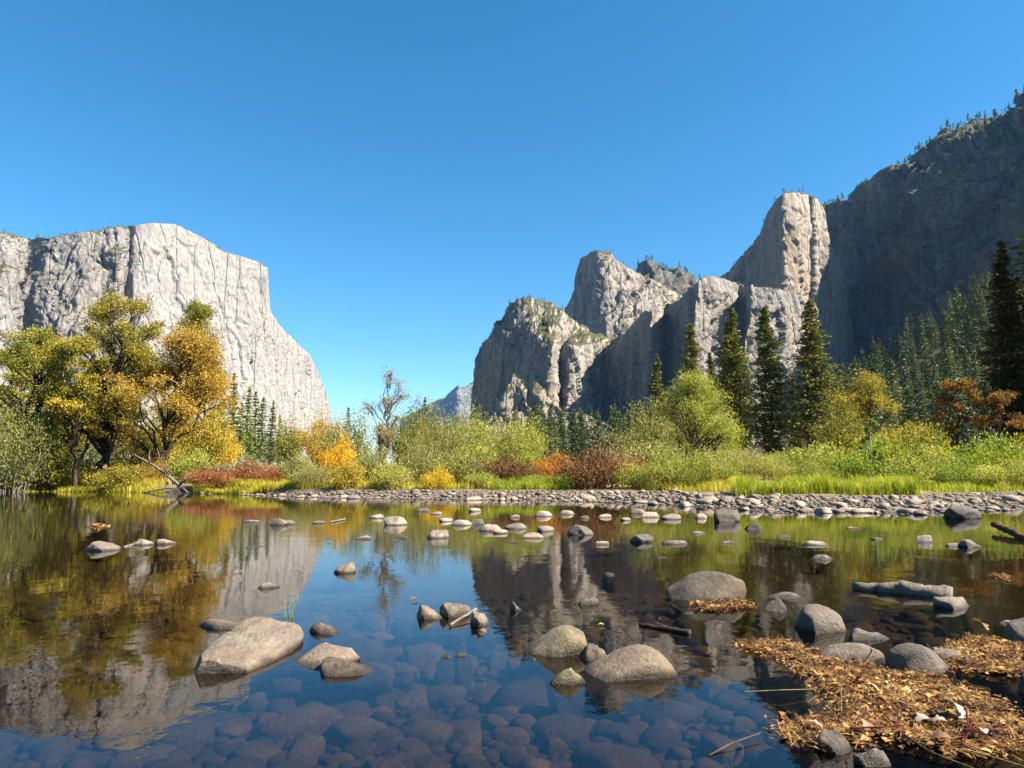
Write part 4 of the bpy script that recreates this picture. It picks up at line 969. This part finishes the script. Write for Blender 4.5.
# cobbles of the gravel bar: the largest 300 as things, the finer gravel as one object
CB = [rock_mesh(800 + i, 2, cuts=5, rough=.1) for i in range(10)]
def bar_point():
    while True:
        px = rng.uniform(170, 1060); f = rng.beta(0.95, 1.5)
        Ds = np.interp(px, [s[0] for s in SH], [plane(*s)[1] for s in SH]); Dg = np.interp(px, [g[0] for g in GR], [g[1] for g in GR])
        if px < 300 and rng.random() < 0.6: continue
        D = Ds - 2.0 + (Dg - Ds + 1.6) * f; x = (px - 512) / F / 1.008 * D
        return px, x, D
n = 0
for i in range(300):
    px, x, D = bar_point(); s = rng.lognormal(-2.12, 0.45) * (1.3 if px > 680 else 1.0)
    o = bpy.data.objects.new('cobble', CB[rng.integers(10)]); COL.objects.link(o)
    z = terr1(x, D); sz = s * rng.uniform(.5, .75); o.location = (x, D, z + sz * 0.45)
    o.scale = (s * rng.uniform(.9, 1.5), s * rng.uniform(.8, 1.1), sz); o.rotation_euler = (0, 0, rng.uniform(0, 6.28))
    mt = M_COBBLE if rng.random() < 0.8 else M_ROCK_GREY
    if len(o.data.materials) == 0: o.data.materials.append(M_COBBLE)
    o.material_slots[0].link = 'OBJECT'; o.material_slots[0].material = mt
    tag(o, 'rounded cobble lying on the gravel bar across the river', 'cobble', 'cobbles on the gravel bar')
base = []
for k in range(6):
    m = rock_mesh(830 + k, 1, cuts=4, rough=.08); v = np.array([q.co[:] for q in m.vertices]); f = np.array([list(p.vertices) for p in m.polygons]); base.append((v, f)); bpy.data.meshes.remove(m)
gb = Bag()
for i in range(4200):
    px, x, D = bar_point(); s = rng.lognormal(-2.65, 0.35); v, f = base[rng.integers(6)]; a = rng.uniform(0, 6.28)
    q = v * np.array([s * rng.uniform(.9, 1.4), s, s * .62]); q = np.stack([q[:, 0] * math.cos(a) - q[:, 1] * math.sin(a), q[:, 0] * math.sin(a) + q[:, 1] * math.cos(a), q[:, 2]], 1)
    gb.add(q + np.array([x, D, terr1(x, D) + s * .3]), None, f)
tag(link('gravel', gb.mesh('gravel', True), M_COBBLE), 'fine pale gravel of the bar across the river', 'gravel', kind='stuff')

# stones on the river bed
BED = [rock_mesh(860 + i, 3, cuts=5, rough=.07) for i in range(8)]
placed = []
tries = 0
while len(placed) < 300 and tries < 20000:
    tries += 1
    py = rng.uniform(612, 790); px = rng.uniform(120, 900) if py > 680 else rng.uniform(230, 860)
    p = plane(px, py, -0.3); s = min(rng.lognormal(-2.15, 0.5), 0.25)
    if any((p[0] - a) ** 2 + (p[1] - b) ** 2 < (0.72 * (s + r)) ** 2 for a, b, r in placed): continue
    placed.append((p[0], p[1], s))
for x, y, s in placed:
    o = bpy.data.objects.new('submerged_stone', BED[rng.integers(8)]); COL.objects.link(o)
    z = terr1(x, y); sz = min(s * rng.uniform(.5, .7), 0.16); o.location = (x, y, z + sz * .5); o.scale = (s * rng.uniform(.95, 1.3), s * rng.uniform(.75, 1.0), sz); o.rotation_euler = (0, 0, rng.uniform(0, 6.28))
    if len(o.data.materials) == 0: o.data.materials.append(M_SUBMERGED)
    tag(o, 'smooth brown stone lying under clear water on the river bed', 'stone', 'stones on the river bed')

bp = Bag()
for i in range(2600):
    py = rng.uniform(600, 800); p = plane(rng.uniform(20, 980), py, -0.3); s = rng.lognormal(-3.1, .45); v, f = base[rng.integers(6)]; a = rng.uniform(0, 6.28)
    q = v * np.array([s * rng.uniform(.9, 1.5), s, s * .6]); q = np.stack([q[:, 0] * math.cos(a) - q[:, 1] * math.sin(a), q[:, 0] * math.sin(a) + q[:, 1] * math.cos(a), q[:, 2]], 1)
    bp.add(q + np.array([p[0], p[1], terr1(p[0], p[1]) + s * .25]), None, f)
tag(link('pebbles', bp.mesh('pebbles', True), M_SUBMERGED), 'small brown pebbles between the stones on the river bed', 'pebbles', kind='stuff')

# ------------------------------------------------------------------ driftwood and snags
def log(name, pts, rad, label, mat=B_WOOD, n=10, wob=.10, seed=0, cat='log'):
    b = Bag(); rng = np.random.default_rng(seed)
    t = np.linspace(0, 1, len(pts)); k = np.linspace(0, 1, 18); P = np.stack([np.interp(k, t, np.array(pts)[:, i]) for i in range(3)], 1); r = np.interp(k, t, rad)
    P[1:-1] += rng.normal(size=(16, 3)) * np.mean(rad) * 0.12
    tube(b, P, r, n, wob=0, rng=rng)
    me = b.mesh(name, True); V = np.array([v.co[:] for v in me.vertices]); rm = float(np.mean(rad))
    V = V + unit(rng.normal(size=3)) * 0 + (V - P[np.argmin(((V[:, None] - P[None]) ** 2).sum(2), 1)]) * (0.16 * fbm(V / rm * np.array([.35, .9, .9]), 3, seed))[:, None]
    me.vertices.foreach_set('co', V.astype(np.float32).ravel()); me.update()
    return tag(link(name, me, mat), label, cat)
a0 = plane(857, 590); a1 = plane(905, 594); a2 = plane(955, 598)
log('driftwood_log', [a0 + [0, 0.1, .02], a1 + [0, 0.1, .03], a2 + [0, .08, .0]], [.06, .10, .12], 'thick grey driftwood log lying in the shallows at right', seed=3)
b0 = plane(994, 531); b1 = plane(1040, 545)
log('driftwood_log', [b0 + [0, 0, .16], (b0 + b1) / 2 + [0, 0, .1], b1 + [0, 0, -.05]], [.07, .08, .07], 'reddish brown driftwood end poking in at the right edge', B_PINE, seed=4)
D = 47.3; bagS = Bag(); rg = np.random.default_rng(8)
def seg(pix, r0, r1):
    P = np.array([at(x, y, D + dz) for x, y, dz in pix]); tube(bagS, P, np.linspace(r0, r1, len(P)), 7, wob=.12, rng=rg)
seg([(184, 492, 0), (178, 484, .2), (168, 476, .3), (155, 466, .4), (142, 459, .5), (131, 453, .6)], .15, .03)
seg([(172, 479, .3), (165, 468, .2), (160, 458, 0), (157, 448, 0)], .045, .02)
seg([(150, 463, .4), (149, 456, .5), (150, 450, .6)], .05, .02)
seg([(176, 487, 0), (165, 488, -.2), (150, 491, -.3), (140, 494, -.4)], .10, .04)
seg([(180, 484, 0), (187, 479, .1), (192, 478, 0)], .10, .04)
seg([(182, 488, 0), (188, 493, -.3), (190, 497, -.4)], .09, .04)
tag(link('fallen_snag', bagS.mesh('fallen_snag', True), B_WOOD), 'weathered fallen snag with bare limbs leaning over the left bank', 'snag')
log('driftwood_log', [plane(152, 492) + [0, .2, .12], plane(178, 490) + [0, .2, .16]], [.13, .17], 'short dark log at the water edge left of the fallen snag', B_DARK, seed=6)
log('driftwood_stick', [plane(345, 520) + [0, 0, .03], plane(330, 523) + [0, 0, .03]], [.03, .02], 'pale stick floating below the left thicket', seed=7, cat='stick')
log('driftwood_stick', [plane(124, 547) + [0, 0, .0], plane(140, 544) + [0, 0, .03]], [.02, .02], 'thin stick joining the pale stones in line at the left', seed=8, cat='stick')
log('driftwood_stick', [plane(450, 627) + [0, 0, .02], plane(476, 616) + [0, 0, .07]], [.012, .016], 'pale twig resting against the small trio of stones', seed=9, cat='stick')
log('driftwood_stick', [plane(640, 626) + [0, 0, .01], plane(690, 634) + [0, 0, .01]], [.02, .03], 'dark stick floating before the largest boulder', B_DARK, seed=10, cat='stick')

# ------------------------------------------------------------------ leaf litter
def litter_mat():
    t = NT('fallen leaf litter'); g = t.n('NewGeometry'); pn = t.noise(t.scl(g.outputs['Position'], (2.6, 2.6, 2.6)), 1, 4, 0.65)
    r = t.math('ADD', t.math('MULTIPLY', g.outputs['Random Per Island'], 0.72), t.math('MULTIPLY', t.math('SUBTRACT', pn, 0.42), 1.5), True)
    c = t.ramp(r, [(0, (0.015, 0.008, 0.005)), (0.3, (0.07, 0.03, 0.013)), (0.55, (0.20, 0.10, 0.032)), (0.78, (0.34, 0.20, 0.065)), (0.93, (0.33, 0.24, 0.07)), (1, (0.42, 0.33, 0.22))])
    p = t.n('BsdfPrincipled', Roughness=0.7, Base_Color=c); p.inputs['Specular IOR Level'].default_value = .25
    tr = t.n('BsdfTranslucent', Color=c); mx = t.n('MixShader', Fac=0.2)
    t.t.links.new(p.outputs[0], mx.inputs[1]); t.t.links.new(tr.outputs[0], mx.inputs[2]); return t.surf(mx)
M_LIT = litter_mat()
def inside(poly, P):
    x, y = P[:, 0], P[:, 1]; r = np.zeros(len(P), bool); n = len(poly)
    for i in range(n):
        x0, y0 = poly[i][:2]; x1, y1 = poly[(i + 1) % n][:2]
        c = ((y0 > y) != (y1 > y)) & (x < (x1 - x0) * (y - y0) / (y1 - y0 + 1e-12) + x0); r ^= c
    return r
def litter(poly_px, n, label, seed, size=0.032, hmax=0.022):
    rng = np.random.default_rng(seed); poly = np.array([plane(*p, 0.02) for p in poly_px])
    lo, hi = poly.min(0), poly.max(0); P = np.stack([rng.uniform(lo[0], hi[0], n * 4), rng.uniform(lo[1], hi[1], n * 4)], 1)
    wig = np.stack([vnoise(np.stack([P[:, 0] * 5, P[:, 1] * 5, 0 * P[:, 0]], 1), 3), vnoise(np.stack([P[:, 0] * 5, P[:, 1] * 5, 0 * P[:, 0] + 9], 1), 4)], 1) * 0.07
    P = P[inside(poly, P + wig)][:n]
    fr = poly[rng.integers(0, len(poly), n // 7)]; fr2 = np.roll(poly, -1, 0); kk = rng.integers(0, len(poly), n // 7); tt = rng.uniform(0, 1, n // 7)[:, None]
    fr = poly[kk] * (1 - tt) + fr2[kk] * tt; fr = fr[:, :2] + rng.normal(size=(n // 7, 2)) * 0.06; P = np.concatenate([P, fr])
    # distance-ish to the edge by erosion test
    cen = P.mean(0); edge = np.ones(len(P))
    for s in (0.06, 0.12, 0.2):
        q = np.ones(len(P), bool)
        for a in range(6): q &= inside(poly, P + s * np.array([math.cos(a * 1.05), math.sin(a * 1.05)]))
        edge += q
    mound = hmax * (edge / 4) * (0.6 + 0.5 * vnoise(np.stack([P[:, 0] * 3, P[:, 1] * 3, 0 * P[:, 0]], 1), 6))
    b = Bag(); m = len(P)
    for layer in range(2):
        C = np.stack([P[:, 0], P[:, 1], 0.006 + mound * (0.5 + 0.5 * layer) * rng.uniform(.6, 1.0, m) + rng.exponential(0.006, m)], 1)
        d = unit(rng.normal(size=(m, 3)) * np.array([1, 1, .28])); nr = unit(rng.normal(size=(m, 3)) * 0.42 + np.array([0, 0, 1])); s = unit(np.cross(d, nr))
        L = (size * rng.lognormal(0, .42, m))[:, None]; w = L * rng.uniform(.25, .75, m)[:, None]
        up = np.cross(s, d) * L * 0.15
        V = np.stack([C - d * L / 2, C + s * w / 2 + up, C + d * L / 2, C - s * w / 2 + up], 1).reshape(-1, 3)
        b.add(V, np.arange(4 * m).reshape(m, 4))
        P = P + rng.normal(size=P.shape) * 0.01
    # thin needles and straws
    k = m // 5; Q = P[rng.integers(0, m, k)]; C = np.stack([Q[:, 0], Q[:, 1], 0.02 + 0.8 * hmax * rng.uniform(.3, 1, k)], 1)
    d = unit(rng.normal(size=(k, 3)) * np.array([1, 1, .2])); s = unit(np.cross(d, [0, 0, 1.0])); L = rng.uniform(.06, .16, k)[:, None]
    V = np.stack([C - d * L / 2 - s * .0015, C - d * L / 2 + s * .0015, C + d * L / 2 + s * .0015, C + d * L / 2 - s * .0015], 1).reshape(-1, 3); b.add(V, np.arange(4 * k).reshape(k, 4))
    return tag(link('fallen_leaves', b.mesh('fallen_leaves'), M_LIT), label, 'leaf litter', kind='stuff')
litter([(743, 643), (779, 641), (807, 650), (832, 662), (870, 664), (895, 675), (932, 676), (951, 687), (982, 695), (998, 709), (1020, 725), (1030, 745), (979, 750), (951, 745), (907, 736), (865, 730), (829, 740), (793, 736), (790, 723), (832, 720), (843, 700), (823, 681), (795, 662)], 12500, 'raft of brown and gold fallen leaves caught on stones at lower right', 1)
litter([(930, 656), (962, 645), (976, 636), (1045, 648), (1050, 676), (1004, 671), (962, 665), (932, 663)], 4300, 'smaller strip of fallen leaves before the dark boulder at right', 2)
litter([(692, 602), (715, 598), (742, 600), (752, 605), (725, 609), (700, 609)], 1100, 'small patch of fallen leaves at the foot of the largest boulder', 3)
litter([(988, 575), (1000, 573), (1012, 577), (1000, 580)], 160, 'tiny floating clump of brown leaves at right', 4)
litter([(90, 526), (98, 523), (105, 526), (98, 530)], 200, 'floating yellow weed patch at upper left of the river', 5, size=.09)

M_PALE_LEAF = leaf_mat('bleached leaf', [(0.24, 0.205, 0.165), (0.36, 0.32, 0.27)], .2)
M_BROWN_LEAF = leaf_mat('curled brown leaf', [(0.14, 0.07, 0.035), (0.24, 0.15, 0.085)], .2)
def dead_leaf(px, py, z, L, rot, tilt, mat, label, group=None, seed=0, lobed=True):
    rng = np.random.default_rng(seed); n = 15; t = np.linspace(0, 1, n)
    w = 0.34 * np.sin(np.pi * t ** 0.8) * (1 + (0.35 * np.sin(t * 19) if lobed else 0)); w[-1] = 0; w[0] = .02
    x = t - 0.5; cz = 0.16 * np.sin(np.pi * t)
    V = np.concatenate([np.stack([x, w, cz + 0.35 * w ** 1.2], 1), np.stack([x, 0 * w, cz], 1), np.stack([x, -w, cz + 0.30 * w ** 1.2], 1)]) * L
    Fq = [(i, i + 1, n + i + 1, n + i) for i in range(n - 1)] + [(n + i, n + i + 1, 2 * n + i + 1, 2 * n + i) for i in range(n - 1)]
    p = plane(px, py, z); o = link('dead_leaf', mk_mesh('dead_leaf', V, [np.array(Fq)], True), mat, loc=p); o.rotation_euler = (R(tilt), R(-tilt * .6), R(rot))
    return tag(o, label, 'leaf', group)
dead_leaf(951, 706, .09, .15, 100, 35, M_PALE_LEAF, 'large bleached leaf standing upright on the leaf raft', seed=1)
dead_leaf(956, 710, .07, .13, 70, 40, M_PALE_LEAF, 'second bleached leaf leaning against the upright one', seed=2)
dead_leaf(924, 720, .06, .10, 10, 5, M_PALE_LEAF, 'flat bleached leaf lying left of the upright pair', seed=3)
dead_leaf(940, 721, .06, .08, -20, 5, M_PALE_LEAF, 'small flat bleached leaf between the upright pair and the red stems', seed=4)
dead_leaf(813, 725, .05, .10, 150, 10, M_PALE_LEAF, 'bleached leaf at the left tip of the leaf raft', seed=5)
dead_leaf(983, 731, .07, .07, 80, 5, M_PALE_LEAF, 'round white leaf beside the red stems', seed=6, lobed=False)
dead_leaf(979, 625, .09, .18, 100, 30, M_BROWN_LEAF, 'curled tan leaf standing by the right strip of litter', seed=7)
dead_leaf(942, 738, .05, .10, -30, 12, M_BROWN_LEAF, 'tan leaf on the front edge of the leaf raft', seed=8)
dead_leaf(866, 725, .06, .09, 60, 25, M_BROWN_LEAF, 'brown leaf curled at the front of the raft', seed=12)
dead_leaf(414, 600, .01, .12, 30, 4, M_BROWN_LEAF, 'pinkish leaf floating left of the small trio of stones', seed=9)
dead_leaf(482, 632, .01, .12, -40, 4, M_BROWN_LEAF, 'pinkish leaf floating in front of the small trio', seed=10)
dead_leaf(601, 625, .01, .07, -10, 4, leaf_mat('yellow leaf', [(0.5, 0.42, 0.03), (0.6, 0.5, 0.05)]), 'yellow leaf floating behind the teardrop boulder', seed=11)
def stem(pix, r, mat, label, name='red_stem', cat='stem'):
    P = np.array([plane(x, y, z) for x, y, z in pix]); b = Bag(); k = np.linspace(0, 1, 14); t = np.linspace(0, 1, len(P))
    Q = np.stack([np.interp(k, t, P[:, i]) for i in range(3)], 1); tube(b, Q, np.linspace(r, r * .6, 14), 5)
    return tag(link(name, b.mesh(name, True), mat), label, cat)
stem([(850, 728, .06), (880, 727, .07), (903, 725, .07)], .006, B_RED, 'straight red stem lying along the front of the leaf raft')
stem([(966, 708, .10), (968, 722, .08), (966, 738, .05)], .007, B_RED, 'red stem crossing the raft below the upright white leaf')
stem([(963, 730, .08), (985, 729, .08), (1008, 731, .05)], .006, B_RED, 'red stem running right past the round white leaf')
stem([(972, 722, .09), (962, 748, .03), (975, 756, .02)], .005, B_RED, 'thin red stem drooping off the front of the raft')
B_STRAW = bark_mat('straw', (0.35, 0.30, 0.12), (0.5, 0.42, 0.18))
stem([(742, 692, .02), (780, 690, .05), (815, 689, .03)], .003, B_STRAW, 'long straw blade floating left of the leaf raft', 'grass_stalk', 'stalk')
stem([(841, 690, .14), (841, 712, .03)], .004, B_STRAW, 'green stalk standing at the left edge of the raft', 'grass_stalk', 'stalk')
stem([(960, 748, .03), (990, 756, .03), (1030, 768, .02)], .004, B_STRAW, 'pale stalk trailing to the lower right corner', 'grass_stalk', 'stalk')
stem([(880, 640, .16), (905, 655, .17), (935, 680, .05)], .004, B_STEM, 'dark thin twig draped over the leaning oval boulder', 'twig', 'twig')
stem([(708, 756, .0), (730, 744, .02), (760, 733, .03)], .006, B_STEM, 'dark forked twig in the water at the bottom', 'twig', 'twig')
stem([(905, 735, .05), (930, 752, .03), (990, 775, .0)], .007, B_STEM, 'brown twig slanting off the front of the leaf raft', 'twig', 'twig')
stem([(796, 722, .08), (806, 738, .04), (824, 752, .0)], .004, B_STEM, 'thin twig at the left tip of the leaf raft', 'twig', 'twig')
# small grass plant in the water by the slab
b = Bag(); p = plane(287, 617); rg = np.random.default_rng(2)
for i in range(9):
    a = rg.uniform(0, 6.28); h = rg.uniform(.12, .26); e = p + np.array([math.cos(a) * h * .45 + .03, math.sin(a) * h * .3, h]); q = curve(p - [0, 0, .3], e, 6, np.array([0, 0, .1]), rg)
    tube(b, q, np.linspace(.006, .001, 6), 3)
tag(link('reed_plant', b.mesh('reed_plant'), G_SEDGE), 'small green reed tuft behind the big tilted slab', 'reed')
